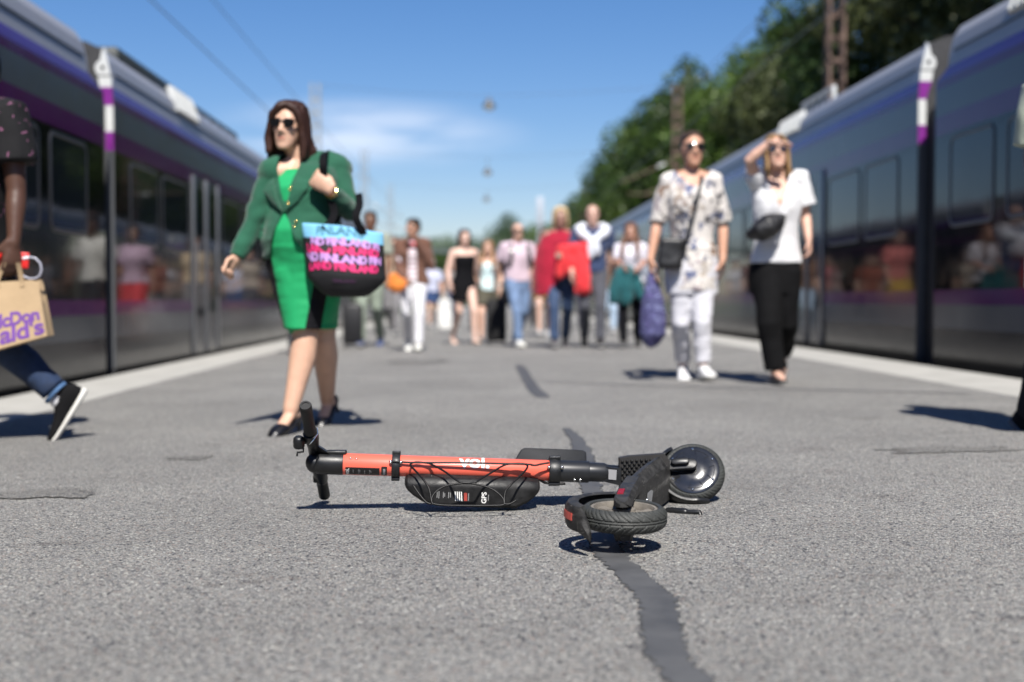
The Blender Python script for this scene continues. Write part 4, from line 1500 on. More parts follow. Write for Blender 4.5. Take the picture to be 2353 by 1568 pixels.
rw = bpy.data.objects.new("rear_wheel", None); COL.objects.link(rw); rw.parent = SC; rw.location = CR - SC.location
tyre(CR, AR, tprof(.1066, .0275, .082), 22, .0030, 560, 1.25).build("tyre", S_TYRE, rw, sharp=45)
mbx = MB()
mbx.lathe([(.084, -.021), (.084, .020), (.080, .023), (.075, .022), (.070, .010), (.070, -.010), (.075, -.022)], CR, AR, n=64, close=True)
mbx.lathe([(.012, -.026), (.028, -.024), (.030, .0), (.028, .020), (.012, .024)], CR, AR, n=28)
for k in range(6):
    a = R(60 * k + 15); d = UR * math.cos(a) + WR * math.sin(a); e = AR.cross(d)
    mbx.ringloft([[CR + d * .026 + e * sx * .016 + AR * h for sx, h in ((-1, -.010), (1, -.010), (1, .014), (-1, .014))],
                  [CR + d * .048 + e * sx * .010 + AR * h for sx, h in ((-1, -.010), (1, -.010), (1, .010), (-1, .010))],
                  [CR + d * .073 + e * sx * .016 + AR * h for sx, h in ((-1, -.010), (1, -.010), (1, .014), (-1, .014))]])
mbx.build("rim", S_RIM, rw, sharp=35)
mbx = MB()
mbx.lathe([(.010, -.057), (.022, -.055), (.024, -.030), (.015, -.028), (.015, .022), (.020, .024), (.020, .030), (.010, .032)], CR, AR, n=20)
mbx.build("axle", S_BLACK, rw)

FP = [(.116, .036), (.126, .038), (.138, .034), (.1445, .024), (.146, .004), (.1435, -.016), (.139, -.026)]


def fl(t, pr):
    k = min(1, t / .08 + .3)
    return [(r, h * k if h < 0 else h) for r, h in pr]


arc_band(CR, AR, UR, WR, 78, 213, FP, .0045, n=56, endfn=fl).build("rear_mudguard", S_DECK, SC, sharp=35)
mbx = MB()       # mud flap hanging past the end of the guard
a = R(212); d = UR * math.cos(a) + WR * math.sin(a)
a4 = R(226); d4 = UR * math.cos(a4) + WR * math.sin(a4)
a2 = R(217); d2 = UR * math.cos(a2) + WR * math.sin(a2); a3 = R(222); d3 = UR * math.cos(a3) + WR * math.sin(a3)


def fsec(dv, r, h0, h1, w):
    e = AR.cross(dv)
    return [CR + dv * r + AR * h0, CR + dv * (r + w) + AR * (h0 * .6 + h1 * .4), CR + dv * r + AR * h1, CR + dv * (r - .006) + AR * h1, CR + dv * (r + w - .005) + AR * (h0 * .6 + h1 * .4), CR + dv * (r - .006) + AR * h0]


mbx.ringloft([fsec(d, .139, .034, -.026, .007), fsec(d2, .136, .024, -.032, .008), fsec(d3, .135, .004, -.038, .007), fsec(d4, .133, -.018, -.042, .005), fsec(d4, .130, -.038, -.0475, .002)])
mbx.build("mud_flap", S_DECK, SC, sharp=35)
mbx = arc_band(CR, AR, UR, WR, 183, 205, [(.1478, .018), (.1486, .009), (.1486, .000)], .003, n=10)
mbx.build("reflector", S_BRICK, SC, sharp=35)
mbx = MB()
mbx.tube([at(1536, 1175, 3.66), at(1574, 1177, 3.63)], .0115, n=12)
mbx.tube([at(1572, 1177, 3.63), at(1608, 1178, 3.61), at(1610, 1187, 3.605)], [.0082, .0080, .0080], n=12)
mbx.build("kickstand", S_BLACK, SC)
# ================================================================== people
def lerp(a, b, t):
    return a + (b - a) * t


TORSO_F = [(.80, .168, .112, .012), (.86, .178, .120, .014), (.92, .176, .122, .012), (1.00, .152, .105, .002), (1.08, .132, .094, -.002), (1.16, .138, .100, -.008), (1.24, .152, .116, -.018), (1.29, .156, .118, -.018), (1.34, .158, .100, -.004), (1.39, .140, .078, .008), (1.425, .085, .062, .014)]
TORSO_M = [(.80, .168, .112, .010), (.86, .174, .118, .012), (.92, .170, .118, .010), (1.00, .158, .110, .000), (1.08, .152, .106, -.004), (1.16, .160, .110, -.008), (1.24, .174, .118, -.010), (1.30, .182, .116, -.006), (1.36, .180, .098, .004), (1.40, .155, .078, .010), (1.44, .085, .064, .014)]


class Body:
    """Joints in world space; k scales nominal sizes (1 = a 1.70 m person)."""

    def __init__(s, root, k, sex='f', yaw=0.0, fat=1.0, belly=0.0, voxel=.012):
        s.root, s.k, s.sex, s.yaw, s.fat, s.belly, s.voxel = V(root), k, sex, yaw, fat, belly, voxel
        s.J = {}
        w = .172 if sex == 'f' else .198
        base = dict(pelvis=(0, 0, .93), neck=(0, .015, 1.44), head=(0, -.012, 1.585),
                    sa=(-w, .01, 1.375), ea=(-w - .045, .03, 1.10), wa=(-w - .055, -.04, .865),
                    sb=(w, .01, 1.375), eb=(w + .045, .03, 1.10), wb=(w + .055, -.04, .865),
                    ha=(-.085, 0, .90), ka=(-.088, -.02, .49), fa=(-.085, .02, .085),
                    hb=(.085, 0, .90), kb=(.088, -.02, .49), fb=(.085, .02, .085))
        c, q = math.cos(yaw), math.sin(yaw)
        for n_, (x, y, z) in base.items():
            s.J[n_] = s.root + V((x * c - y * q, x * q + y * c, z)) * k
        s.fwd = V((q, -c, 0)); s.rt = V((c, q, 0))
        s.head_yaw, s.head_tilt, s.head_roll = yaw, 0.0, 0.0
        s.toe = {'a': s.fwd.copy(), 'b': s.fwd.copy()}
        s.hand = {'a': 'relax', 'b': 'relax'}
        s.legr = (.088, .078, .066, .052, .050, .042, .033)

    def set(s, **kw):
        for n_, p in kw.items():
            s.J[n_] = V(p)
        return s

    def loc(s, x, y, z):
        """Nominal local point (x right in the picture, y away from the face, z up) in the world."""
        return s.root + (s.rt * x - s.fwd * y + V((0, 0, z))) * s.k

    # ---- torso
    def spine(s, z):
        t = (z - .93) / (1.44 - .93)
        return s.J['pelvis'].lerp(s.J['neck'], t) if 0 <= t <= 1 else (s.J['pelvis'] + (s.J['neck'] - s.J['pelvis']) * t)

    def ring(s, z, inflate=0.0, n=28, sq=2.3, wx=1.0):
        T = TORSO_F if s.sex == 'f' else TORSO_M
        for i in range(len(T) - 1):
            if T[i][0] <= z <= T[i + 1][0]:
                break
        a, b = T[i], T[i + 1]
        t = min(1, max(0, (z - a[0]) / (b[0] - a[0])))
        rx, ry, cy = (lerp(a[j], b[j], t) for j in (1, 2, 3))
        rx *= s.fat; ry *= s.fat
        c = s.spine(z)
        if s.belly:
            g = math.exp(-((z - 1.06) / .10) ** 2) * s.belly
            ry += g * .6; cy -= g * .5; rx += g * .35
        k = s.k
        out = []
        for j in range(n):
            an = 2 * math.pi * j / n
            ca, sa = math.cos(an), math.sin(an)
            e = 2 / sq
            x = (abs(ca) ** e) * (1 if ca > 0 else -1) * (rx * wx + inflate)
            y = (abs(sa) ** e) * (1 if sa > 0 else -1) * (ry + inflate) + cy
            out.append(c + (s.rt * x - s.fwd * y) * k)
        return out

    def torso(s, mb, z0, z1, inflate=0.0, flare=0.0, zs=None):
        T = TORSO_F if s.sex == 'f' else TORSO_M
        levels = sorted(set([z0] + [r[0] for r in T if z0 < r[0] < z1] + [z1]))
        rings = []
        for z in levels:
            f = inflate + flare * max(0, (1.08 - z) / .28)
            rings.append(s.ring(max(z, T[0][0]), f) if z >= T[0][0] else [p + V((0, 0, (z - T[0][0]) * s.k)) for p in s.ring(T[0][0], f)])
        mb.ringloft(rings)

    # ---- limbs
    def arm_pts(s, side, f=1.0):
        S, E, W = (s.J[x + side] for x in 'sew')
        inner = s.spine(1.385) + (S - s.spine(1.385)) * .45
        pts = [inner, S, S.lerp(E, .35), S.lerp(E, .75), E, E.lerp(W, .3), E.lerp(W, .7), W]
        return pts

    def arm(s, mb, side, add=0.0, upto=1.0, scale=1.0, cuff=0.0):
        m = 1.0 if s.sex == 'f' else 1.16
        pts = s.arm_pts(side)
        rad = [.056, .054, .046, .040, .036, .037, .029, .0235]
        # cut at the fraction of shoulder-to-wrist length
        S = 1
        L = [0]
        for i in range(S + 1, len(pts)):
            L.append(L[-1] + (pts[i] - pts[i - 1]).length)
        tot = L[-1]; P_, R_ = [pts[0], pts[1]], [rad[0], rad[1]]
        for i in range(1, len(L)):
            a, b = L[i - 1] / tot, L[i] / tot
            if b <= upto + 1e-6:
                P_.append(pts[S + i]); R_.append(rad[S + i])
            elif a < upto:
                t = (upto - a) / (b - a)
                P_.append(pts[S + i - 1].lerp(pts[S + i], t)); R_.append(lerp(rad[S + i - 1], rad[S + i], t))
                break
        n = len(R_)
        R_ = [(r * m * scale + add + (cuff * max(0, (i - 1) / max(1, n - 2)))) * s.k for i, r in enumerate(R_)]
        mb.tube(P_, R_, n=16, dome=(upto >= .99 and add == 0))

    def leg(s, mb, side, rads=None, add=0.0, upto=1.0, dome=True):
        H, K, F = (s.J[x + side] for x in 'hkf')
        rads = rads or s.legr
        back = -s.fwd * (.012 * s.k)
        pts = [H, H.lerp(K, .3), H.lerp(K, .65), K, K.lerp(F, .3) + back, K.lerp(F, .62) + back * .6, F]
        P_, R_ = [], []
        cum = [0, .15, .325, .5, .65, .81, 1.0]
        for i, c in enumerate(cum):
            if c <= upto + 1e-6:
                P_.append(pts[i]); R_.append((rads[i] * s.fat + add) * s.k)
            else:
                t = (upto - cum[i - 1]) / (c - cum[i - 1])
                if t > 0:
                    P_.append(pts[i - 1].lerp(pts[i], t)); R_.append((lerp(rads[i - 1], rads[i], t) * s.fat + add) * s.k)
                break
        mb.tube(P_, R_, n=18, dome=dome)

    def foot(s, mb, side, lift=0.0):
        F = s.J['f' + side]; t = s.toe[side].normalized(); k = s.k
        sd = t.cross(V((0, 0, 1))); sd = sd.normalized() if sd.length > .1 else s.rt
        up = sd.cross(t).normalized()
        h = F - up * .055 * k - t * .03 * k
        mb.tube([F, h], [.034 * k, .028 * k], n=12)
        mb.tube([F - up * .015 * k, F + t * .07 * k - up * .040 * k, F + t * .135 * k - up * .058 * k, F + t * .165 * k - up * .064 * k], [.034 * k, .032 * k, .030 * k, .018 * k], n=14, flat=.75, up=up)

    def do_hand(s, mb, side):
        E, W = s.J['e' + side], s.J['w' + side]
        h = s.hand[side]
        k = s.k * (1.0 if s.sex == 'f' else 1.1)
        sg = 1 if side == 'a' else -1
        if isinstance(h, dict):
            k *= h.get('s', 1.0); d = V(h['d']).normalized(); n_ = V(h['n']); curl = h.get('curl', .5); sg = h.get('sg', sg); thumb = h.get('thumb', .5)
        else:
            d = (W - E).normalized(); n_ = s.rt * (1 if side == 'a' else -1); curl = .35; thumb = .5
        n_ = (n_ - d * n_.dot(d)).normalized()
        t = n_.cross(d) * -sg                          # towards the thumb
        if not isinstance(h, dict) and t.dot(s.fwd) < 0:
            t = -t
        if isinstance(h, dict) and 't' in h:
            t = V(h['t']); t = (t - d * t.dot(d) - n_ * t.dot(n_)).normalized()
        P0 = W - d * .01 * k

        def sec(u, hw, ht):
            c = P0 + d * u * k
            return [c + (t * math.cos(a) * hw + n_ * math.sin(a) * ht) * k for a in [2 * math.pi * j / 12 for j in range(12)]]
        mb.ringloft([sec(-.005, .024, .018), sec(.02, .028, .017), (sec(.05, .036, .0165)), sec(.078, .040, .0145), sec(.094, .036, .011)])
        for i in range(4):
            o = (1.5 - i) * .0195
            L_ = (.070, .078, .073, .058)[i] * k
            p = P0 + (d * .086 + t * o) * k
            ang = 0
            pts, rr = [p - d * .015 * k, p], [.0095 * k, .0096 * k]
            dd = d + t * (1.5 - i) * .04
            ax = d.cross(n_)
            for q, (fr, cw) in enumerate(((.45, .9), (.32, 1.1), (.23, .8))):
                ang += curl * cw
                dirv = (dd.normalized() * math.cos(ang) + n_ * math.sin(ang))
                p = p + dirv * L_ * fr
                pts.append(p); rr.append((.0088, .0080, .0066)[q] * k)
            mb.tube(pts, rr, n=10)
        p = P0 + (d * .018 + t * .022) * k
        tl = h.get('tl', 1.0) if isinstance(h, dict) else 1.0
        d1 = (d * .62 + t * .62 + n_ * .35 * (1 if thumb < 1 else 1.4)).normalized()
        d2 = (d * .86 + t * (.30 - thumb * .5) + n_ * (.3 + thumb * .4)).normalized()
        mb.tube([p - d * .012 * k, p + d1 * .045 * k * tl, p + d1 * .045 * k * tl + d2 * .030 * k, p + d1 * .045 * k * tl + d2 * .052 * k], [.0145 * k, .0125 * k, .0105 * k, .0075 * k], n=10)

    # ---- head
    def hframe(s):
        m = Matrix.Rotation(s.head_yaw, 3, 'Z') @ Matrix.Rotation(s.head_roll, 3, 'Y') @ Matrix.Rotation(s.head_tilt, 3, 'X')
        return m

    def hp(s, x, y, z):
        return s.J['head'] + s.hframe() @ (V((x, y, z)) * s.k)

    HEAD = [(-.116, .018, .018, -.070), (-.108, .034, .036, -.058), (-.088, .048, .058, -.036), (-.060, .058, .074, -.020), (-.030, .065, .084, -.008), (0, .070, .091, 0), (.035, .0735, .096, .006), (.065, .070, .092, .010), (.092, .056, .074, .012), (.110, .034, .046, .012), (.118, .012, .016, .012)]

    def head_rings(s, grow=0.0, z0=-.2, z1=.2, n=24):
        out = []
        for z, rx, ry, cy in s.HEAD:
            if z0 <= z <= z1:
                e = 2 / 2.2
                r_ = []
                for j in range(n):
                    a = 2 * math.pi * j / n
                    ca, sa = math.cos(a), math.sin(a)
                    r_.append(s.hp((abs(ca) ** e) * (1 if ca > 0 else -1) * (rx + grow), cy + (abs(sa) ** e) * (1 if sa > 0 else -1) * (ry + grow), z + grow * (1 if z > .08 else 0)))
                out.append(r_)
        return out

    def head(s, mb):
        k = s.k; hp = s.hp
        mb.ringloft(s.head_rings())
        mb.tube([hp(0, -.094, .022), hp(0, -.104, .0), hp(0, -.115, -.022), hp(0, -.110, -.030)], [.0075 * k, .0095 * k, .0135 * k, .010 * k], n=10)
        for sx in (-1, 1):
            mb.ell(hp(sx * .013, -.101, -.028), (.010 * k, .010 * k, .009 * k), n=10, m=7)
            mb.ell(hp(sx * .028, -.083, .034), (.022 * k, .010 * k, .008 * k), rot=s.hframe(), n=12, m=7)
            mb.ell(hp(sx * .036, -.066, -.018), (.024 * k, .022 * k, .020 * k), n=12, m=8)
            mb.ell(hp(sx * .074, .008, -.005), (.008 * k, .018 * k, .030 * k), rot=s.hframe(), n=12, m=8)
        mb.ell(hp(0, -.094, -.0535), (.0235 * k, .009 * k, .0065 * k), rot=s.hframe(), n=14, m=7)
        mb.ell(hp(0, -.092, -.0665), (.020 * k, .010 * k, .0075 * k), rot=s.hframe(), n=14, m=7)
        mb.ell(hp(0, -.084, -.098), (.022 * k, .014 * k, .013 * k), rot=s.hframe(), n=12, m=8)
        N_ = s.J['neck']
        rn = (.052 if s.sex == 'f' else .062) * k
        mb.tube([N_ - V((0, 0, .05 * k)), N_, hp(0, .022, -.075), hp(0, .018, -.01)], [rn * 1.25, rn * 1.05, rn, rn * .95], n=18)

    def skin(s, parent, mats, legs=True, name='body'):
        """ONE continuous surface from head to toes. mats: skin, lips, brows."""
        mb = MB()
        s.torso(mb, .84, 1.42)
        s.head(mb)
        for sd in 'ab':
            inner = s.spine(1.40)
            mb.tube([inner + V((0, 0, .03 * s.k)), (inner + V((0, 0, .02 * s.k))).lerp(s.J['s' + sd], .55), s.J['s' + sd]], [.045 * s.k, .045 * s.k, .050 * s.k], n=14)
            s.arm(mb, sd); s.do_hand(mb, sd)
            s.leg(mb, sd); s.foot(mb, sd)
        me = remesh(mb, s.voxel * s.k, 2)
        a = coords(me)
        F = np.array(s.hframe()).T      # world -> head
        h = (a - np.array(s.J['head'], np.float32)) @ np.array(s.hframe()) / s.k
        nf = len(me.polygons)
        ce = np.empty(nf * 3, np.float32); me.polygons.foreach_get('center', ce); ce = ce.reshape(-1, 3)
        hc = (ce - np.array(s.J['head'], np.float32)) @ np.array(s.hframe()) / s.k
        mi = np.zeros(nf, np.int32)
        front = hc[:, 1] < -.06
        lips = front & (np.abs(hc[:, 0]) < .021) & (np.abs(hc[:, 2] + .0595) < .0085 - .005 * (np.abs(hc[:, 0]) / .021))
        brow = front & (np.abs(np.abs(hc[:, 0]) - .030) < .019) & (np.abs(hc[:, 2] - .036) < .0050)
        mi[lips] = 1; mi[brow] = 2
        if len(mats) > 3:
            eyes = front & (np.abs(np.abs(hc[:, 0]) - .030) < .013) & (np.abs(hc[:, 2] - .014) < .0055)
            mi[eyes] = 3
        me.polygons.foreach_set('material_index', mi)
        return put(me, name, mats, parent)

    # ---- hair
    def hair(s, parent, mat, rows, thick=.012, voxel=.008, extra=None, amp=.004, name='hair'):
        """rows: (z, rx, ry, cy, opening): shells round the head, open by +-opening degrees at the face."""
        mb = MB(); n = 30
        outer, inner = [], []
        for z, rx, ry, cy, op in rows:
            ro, ri = [], []
            for j in range(n + 1):
                a = R(-90 + op + (360 - 2 * op) * j / n)
                ro.append(s.hp(math.cos(a) * rx, cy + math.sin(a) * ry, z))
                ri.append(s.hp(math.cos(a) * (rx - thick), cy + math.sin(a) * (ry - thick), z - (thick if z > .1 else 0)))
            outer.append(ro); inner.append(ri)
        mb.ringloft([o + i[::-1] for o, i in zip(outer, inner)])
        if extra:
            extra(mb)
        me = remesh(mb, voxel * s.k, 2)
        a, nn = coords(me), normals(me)
        d = np.array([mnoise.noise(V((x * 70, y * 70, z * 7))) for x, y, z in a], np.float32)
        set_coords(me, a + nn * (d * amp * s.k)[:, None])
        return put(me, name, mat, parent)

    # ---- garments
    def garment(s, parent, name, mats, build, voxel=None, wr=(.006, (9, 9, 6)), seed=1.0, cut=None, smooth=3, index=None):
        mb = MB(); build(mb)
        me = remesh(mb, (voxel or s.voxel) * s.k, smooth)
        if wr:
            wrinkle(me, wr[0] * s.k, wr[1], seed)
        if cut:
            cut_faces(me, cut)
        if index:
            me.polygons.foreach_set('material_index', [index(p.center) for p in me.polygons])
        return put(me, name, mats, parent)

    def lc(s, p):
        """World point -> nominal local (x right, y away, z up) round the spine."""
        q = V(p) - s.root
        z = q.z / s.k
        c = s.spine(max(.5, min(z, 1.5)))
        q = V(p) - c
        return q.dot(s.rt) / s.k, -q.dot(s.fwd) / s.k, z

    def shoe(s, parent, side, mats, kind='sneaker'):
        F = s.J['f' + side]; t = s.toe[side].normalized(); k = s.k * (1.0 if s.sex == 'f' else 1.08)
        sd = t.cross(V((0, 0, 1))); sd = sd.normalized() if sd.length > .1 else s.rt
        up = sd.cross(t).normalized()
        if up.z < 0:
            up = -up
        mb = MB()

        def sec(u, hw, top, bot=-.078, c=F):
            ring = []
            for j in range(14):
                a = 2 * math.pi * j / 14
                x = math.cos(a); y = math.sin(a)
                e = .75
                xx = (abs(x) ** e) * (1 if x > 0 else -1) * hw
                yy = (bot + top) / 2 + (abs(y) ** e) * (1 if y > 0 else -1) * (top - bot) / 2
                ring.append(c + (t * u + sd * xx + up * yy) * k)
            return ring
        if kind == 'sneaker':
            mb.ringloft([sec(-.072, .018, -.02, -.070), sec(-.062, .031, .002), sec(-.03, .037, .020), sec(.01, .038, .022), sec(.05, .037, -.002), sec(.09, .041, -.022), sec(.135, .045, -.034), sec(.170, .040, -.042), sec(.190, .024, -.052, -.074)])
            o1 = mb.build("shoe", mats[0], parent, sharp=50)
            mb = MB()
            mb.ringloft([sec(-.078, .020, -.055, -.078), sec(-.066, .034, -.052, -.081), sec(0, .039, -.056, -.082), sec(.09, .044, -.058, -.082), sec(.140, .048, -.058, -.081), sec(.178, .042, -.054, -.078), sec(.198, .024, -.052, -.072)])
            mb.build("sole", mats[1], o1, sharp=50)
        return


def lipmix(c):
    return (min(.8, c[0] * .92), c[1] * .68, c[2] * .70)


def person_mats(tone, brow=(.05, .03, .02), key=''):
    return [skin("skin" + key, tone), simple("lips" + key, lipmix(tone), rough=.4), simple("brow" + key, brow, rough=.7), simple("eye" + key, (.02, .015, .012), rough=.2)]


M_SUNG = simple("sunglass_lens", (.008, .008, .009), rough=.08, coat=1.0)
M_GOLD = simple("gold", (.85, .58, .22), rough=.22, metal=1.0)


def sunglasses(b, parent, wide=.066, z=.016):
    mb = MB(); hp = b.hp; k = b.k
    for sx in (-1, 1):
        front = [hp(sx * (x), -.103 + (abs(x) * .22) ** 1.0 * .35, z + y) for x, y in ((.010, .018), (.030, .021), (.058, .018), (wide, .010), (.062, -.012), (.046, -.022), (.024, -.021), (.012, -.008))]
        back = [p + b.hframe() @ V((0, .006 * k, 0)) for p in front]
        mb.ringloft([back, front])
        mb.tube([hp(sx * wide, -.088, z + .012), hp(sx * .079, -.02, z + .010), hp(sx * .078, .02, z)], .0035 * k, n=6)
    mb.tube([hp(-.013, -.105, z + .010), hp(.013, -.105, z + .010)], .004 * k, n=8)
    return mb.build("sunglasses", M_SUNG, parent, sharp=30)


def top_build(b, z0, z1, infl, upto, sleeve=.010, flare=0.0, cuff=0.0, sides='ab'):
    def f(mb):
        b.torso(mb, z0, z1, infl, flare)
        for sd in sides:
            inner = b.spine(1.395)
            mb.tube([inner, inner.lerp(b.J['s' + sd], .6) + V((0, 0, .004 * b.k)), b.J['s' + sd]], [(.052 + infl) * b.k, (.052 + infl) * b.k, (.052 + infl) * b.k], n=14)
            b.arm(mb, sd, add=sleeve, upto=upto, cuff=cuff)
    return f


def trouser_build(b, w=(.098, .088, .076, .064, .062, .058, .056), upto=.97, top=1.02, infl=.008):
    def f(mb):
        b.torso(mb, .775, top, infl)
        for sd in 'ab':
            b.leg(mb, sd, rads=w, upto=upto, dome=False)
    return f


def strap(parent, pts, w, t, mat, name='strap', nrm=(0, -1, 0)):
    """Flat band along pts."""
    P_ = [V(p) for p in pts]; n_ = V(nrm)
    out = []
    for i in range(len(P_) - 1):
        p0, p1, p2, p3 = P_[max(i - 1, 0)], P_[i], P_[i + 1], P_[min(i + 2, len(P_) - 1)]
        for k in range(6):
            u = k / 6
            out.append(.5 * ((2 * p1) + (p2 - p0) * u + (2 * p0 - 5 * p1 + 4 * p2 - p3) * u * u + (3 * p1 - p0 - 3 * p2 + p3) * u ** 3))
    out.append(P_[-1])
    rings = []
    for i, p in enumerate(out):
        d = (out[min(i + 1, len(out) - 1)] - out[max(i - 1, 0)]).normalized()
        s_ = d.cross(n_)
        s_ = s_.normalized() if s_.length > 1e-4 else V((1, 0, 0))
        m_ = s_.cross(d).normalized()
        rings.append([p + s_ * w / 2 + m_ * t / 2, p - s_ * w / 2 + m_ * t / 2, p - s_ * w / 2 - m_ * t / 2, p + s_ * w / 2 - m_ * t / 2])
    mb = MB(); mb.ringloft(rings)
    return mb.build(name, mat, parent, sharp=50)


# ------------------------------------------------------------------ the woman in green
def woman_in_green():
    D = 6.12
    root = gr(702, 990); root.z = gz(root.x)
    P = thing("person", "woman in a dark green jacket, bright green dress and sunglasses striding past the scooter", "person", root)
    k = .945
    b = Body(root, k, 'f', yaw=R(-20), fat=1.11, belly=.070, voxel=.0085)
    yw = root.y
    A = lambda x, y, dy=0.0: at(x, y, yw + dy)
    b.set(pelvis=A(706, 600), neck=A(690, 366, .02), head=A(665, 293, -.02),
          sa=A(622, 398, -.03), ea=A(583, 516, -.06), wa=A(541, 598, -.12),
          sb=A(776, 388, .06), eb=A(806, 487, -.04), wb=A(757, 437, -.23),
          ha=A(672, 622, -.02), ka=A(703, 772, -.06), fa=A(668, 941, -.12),
          hb=A(738, 622, .03), kb=A(742, 775, .05), fb=A(752, 918, .33))
    b.head_yaw = R(-15); b.head_tilt = R(3); b.head_roll = R(4)
    b.toe = {'a': V((-.42, -.85, -.33)).normalized(), 'b': V((-.28, -.72, -.58)).normalized()}
    b.hand = {'a': dict(d=(-.55, -.30, -.75), n=(.6, -.5, -.2), curl=1.05, t=(-.5, -.75, .2)), 'b': dict(s=1.18, tl=.55, d=(-.66, .05, .50), n=(.2, .9, .2), curl=1.15, t=(.3, .1, .9), thumb=.9)}
    b.legr = (.088, .080, .070, .059, .061, .048, .036)
    tone = (.56, .345, .245)
    b.skin(P, person_mats(tone, (.04, .022, .015), '_fair_green'), name='body')
    g_dark = simple("jacket_green", (.0135, .082, .046), rough=.82, var=.14, vscale=6, bump=.4, bscale=500, sheen=.25, spec=.2)
    g_bright = simple("dress_green", (.016, .29, .105), rough=.6, var=.08, vscale=5, bump=.25, bscale=500, sheen=.03, spec=.15)
    pump = simple("pump_black", (.006, .006, .008), rough=.3)

    def dress(mb):
        b.torso(mb, .84, 1.385, .012)
        # skirt: from hips to knee, tapering, following the striding legs
        hem = [A(712, 754, -.03)]
        rings = [b.ring(1.0, .016), b.ring(.92, .020), b.ring(.86, .022)]
        for t, cx, w, dp in ((.35, 708, .156, .145), (.7, 710, .134, .155), (.9, 712, .118, .162), (1.0, 714, .120, .170)):
            c = A(cx, lerp(650, 757, t), .0)
            rings.append([c + (b.rt * math.cos(2 * math.pi * j / 28) * w * 1.0 - b.fwd * math.sin(2 * math.pi * j / 28) * dp) for j in range(28)])
        mb.ringloft(rings)
        for sd in 'ab':
            b.leg(mb, sd, add=.010, upto=.46 if sd == 'a' else .42, dome=False)

    # bright green cloth with black side panels: straight seams across the skirt
    N, L, B = g_bright.node_tree.nodes, g_bright.node_tree.links, g_bright.node_tree.nodes['Principled BSDF']
    tc = N.new('ShaderNodeTexCoord'); sp = N.new('ShaderNodeSeparateXYZ'); L.new(tc.outputs['Object'], sp.inputs[0])

    def side(slope, off, op):
        ma = N.new('ShaderNodeMath'); ma.operation = 'MULTIPLY_ADD'; ma.inputs[1].default_value = slope; ma.inputs[2].default_value = off
        L.new(sp.outputs['Z'], ma.inputs[0])
        cp = N.new('ShaderNodeMath'); cp.operation = op; L.new(sp.outputs['X'], cp.inputs[0]); L.new(ma.outputs[0], cp.inputs[1])
        return cp.outputs[0]

    def both(a_, b_, op):
        q = N.new('ShaderNodeMath'); q.operation = op; L.new(a_, q.inputs[0]); L.new(b_, q.inputs[1]); return q.outputs[0]
    mask = both(both(side(.19, .015 - .19 * .47, 'GREATER_THAN'), side(.19, .085 - .19 * .47, 'LESS_THAN'), 'MULTIPLY'), side(-.17, -.084 + .17 * .47, 'LESS_THAN'), 'MAXIMUM')
    lo = N.new('ShaderNodeMath'); lo.operation = 'LESS_THAN'; lo.inputs[1].default_value = .93; L.new(sp.outputs['Z'], lo.inputs[0])
    mask = both(mask, lo.outputs[0], 'MULTIPLY')
    mxd = N.new('ShaderNodeMix'); mxd.data_type = 'RGBA'; mxd.inputs[7].default_value = (.006, .006, .008, 1)
    src = B.inputs['Base Color'].links[0].from_socket
    L.new(mask, mxd.inputs[0]); L.new(src, mxd.inputs[6]); L.new(mxd.outputs[2], B.inputs['Base Color'])
    b.garment(P, "dress", g_bright, dress, voxel=.009, wr=(.007, (5, 5, 15)), seed=4.0)

    def jacket(mb):
        top_build(b, .985, 1.41, .026, .97, sleeve=.016)(mb)
        for sd in 'ab':
            i_ = b.spine(1.41)
            mb.tube([i_.lerp(b.J['s' + sd], .20) + V((0, -.012, .006)), i_.lerp(b.J['s' + sd], .75) + V((0, 0, .016)), b.J['s' + sd]], [.062, .066, .066], n=14)
        mb.ell(V((-.776, 6.176, 1.268)), (.036, .030, .022))
        mb.ell(V((-.800, 6.174, 1.268)), (.024, .026, .020))
        # peplum
        mb.ringloft([b.ring(1.10, .026), b.ring(1.03, .034), b.ring(.97, .034), b.ring(.945, .034)])

    def jcut(p, n):
        x, y, z = b.lc(p)
        if y > 0 or z > 1.46:
            return False
        x += .012
        if z > 1.16:                                   # open neck between the lapels
            return abs(x) < min(.050, .012 + (z - 1.16) * .25) and y < -.02 and z < 1.43
        if z < 1.125:                                  # cut away below the button
            return abs(x + .01) < (1.125 - z) * .46
        return False
    jk = b.garment(P, "jacket", g_dark, jacket, voxel=.0085, wr=(.012, (8, 8, 11)), seed=2.0, cut=jcut)
    # collar and lapels
    for sx in (-1, 1):
        mb = MB()
        pts = []
        for z, xo, w, yo in ((1.17, .010, .012, -.178), (1.22, .028, .050, -.176), (1.275, .046, .078, -.168), (1.31, .058, .072, -.150), (1.345, .066, .060, -.118), (1.39, .068, .052, -.070), (1.425, .062, .050, -.02), (1.445, .045, .055, .045)):
            c0 = b.spine(z)
            xi = sx * xo - .012; xo_ = sx * (xo + w) - .012
            yo -= .016
            p0 = c0 + (b.rt * xi - b.fwd * yo) * k
            p1 = c0 + (b.rt * xo_ - b.fwd * (yo + .022)) * k - V((0, 0, .018 * k if z > 1.35 else .004))
            th = b.fwd * .010 * k
            pts.append([p0 + th, p1 + th, p1 - th * .6, p0 - th * .6])
        mb.ringloft(pts)
        me = remesh(mb, .006, 2); put(me, "lapel", g_dark, jk)
    mb = MB()
    for x, y in ((666, 437), (668, 429), (662, 467), (680, 510), (676, 521), (693, 552), (697, 561)):
        p = A(x, y, -.170 if y < 480 else -.185)
        mb.ell(p, .0065, n=10, m=7)
    mb.build("button", M_GOLD, jk)
    # hair: chin-length brown bob swept off the brow
    hb_ = hairmat("hair_brown", (.036, .0155, .0105))

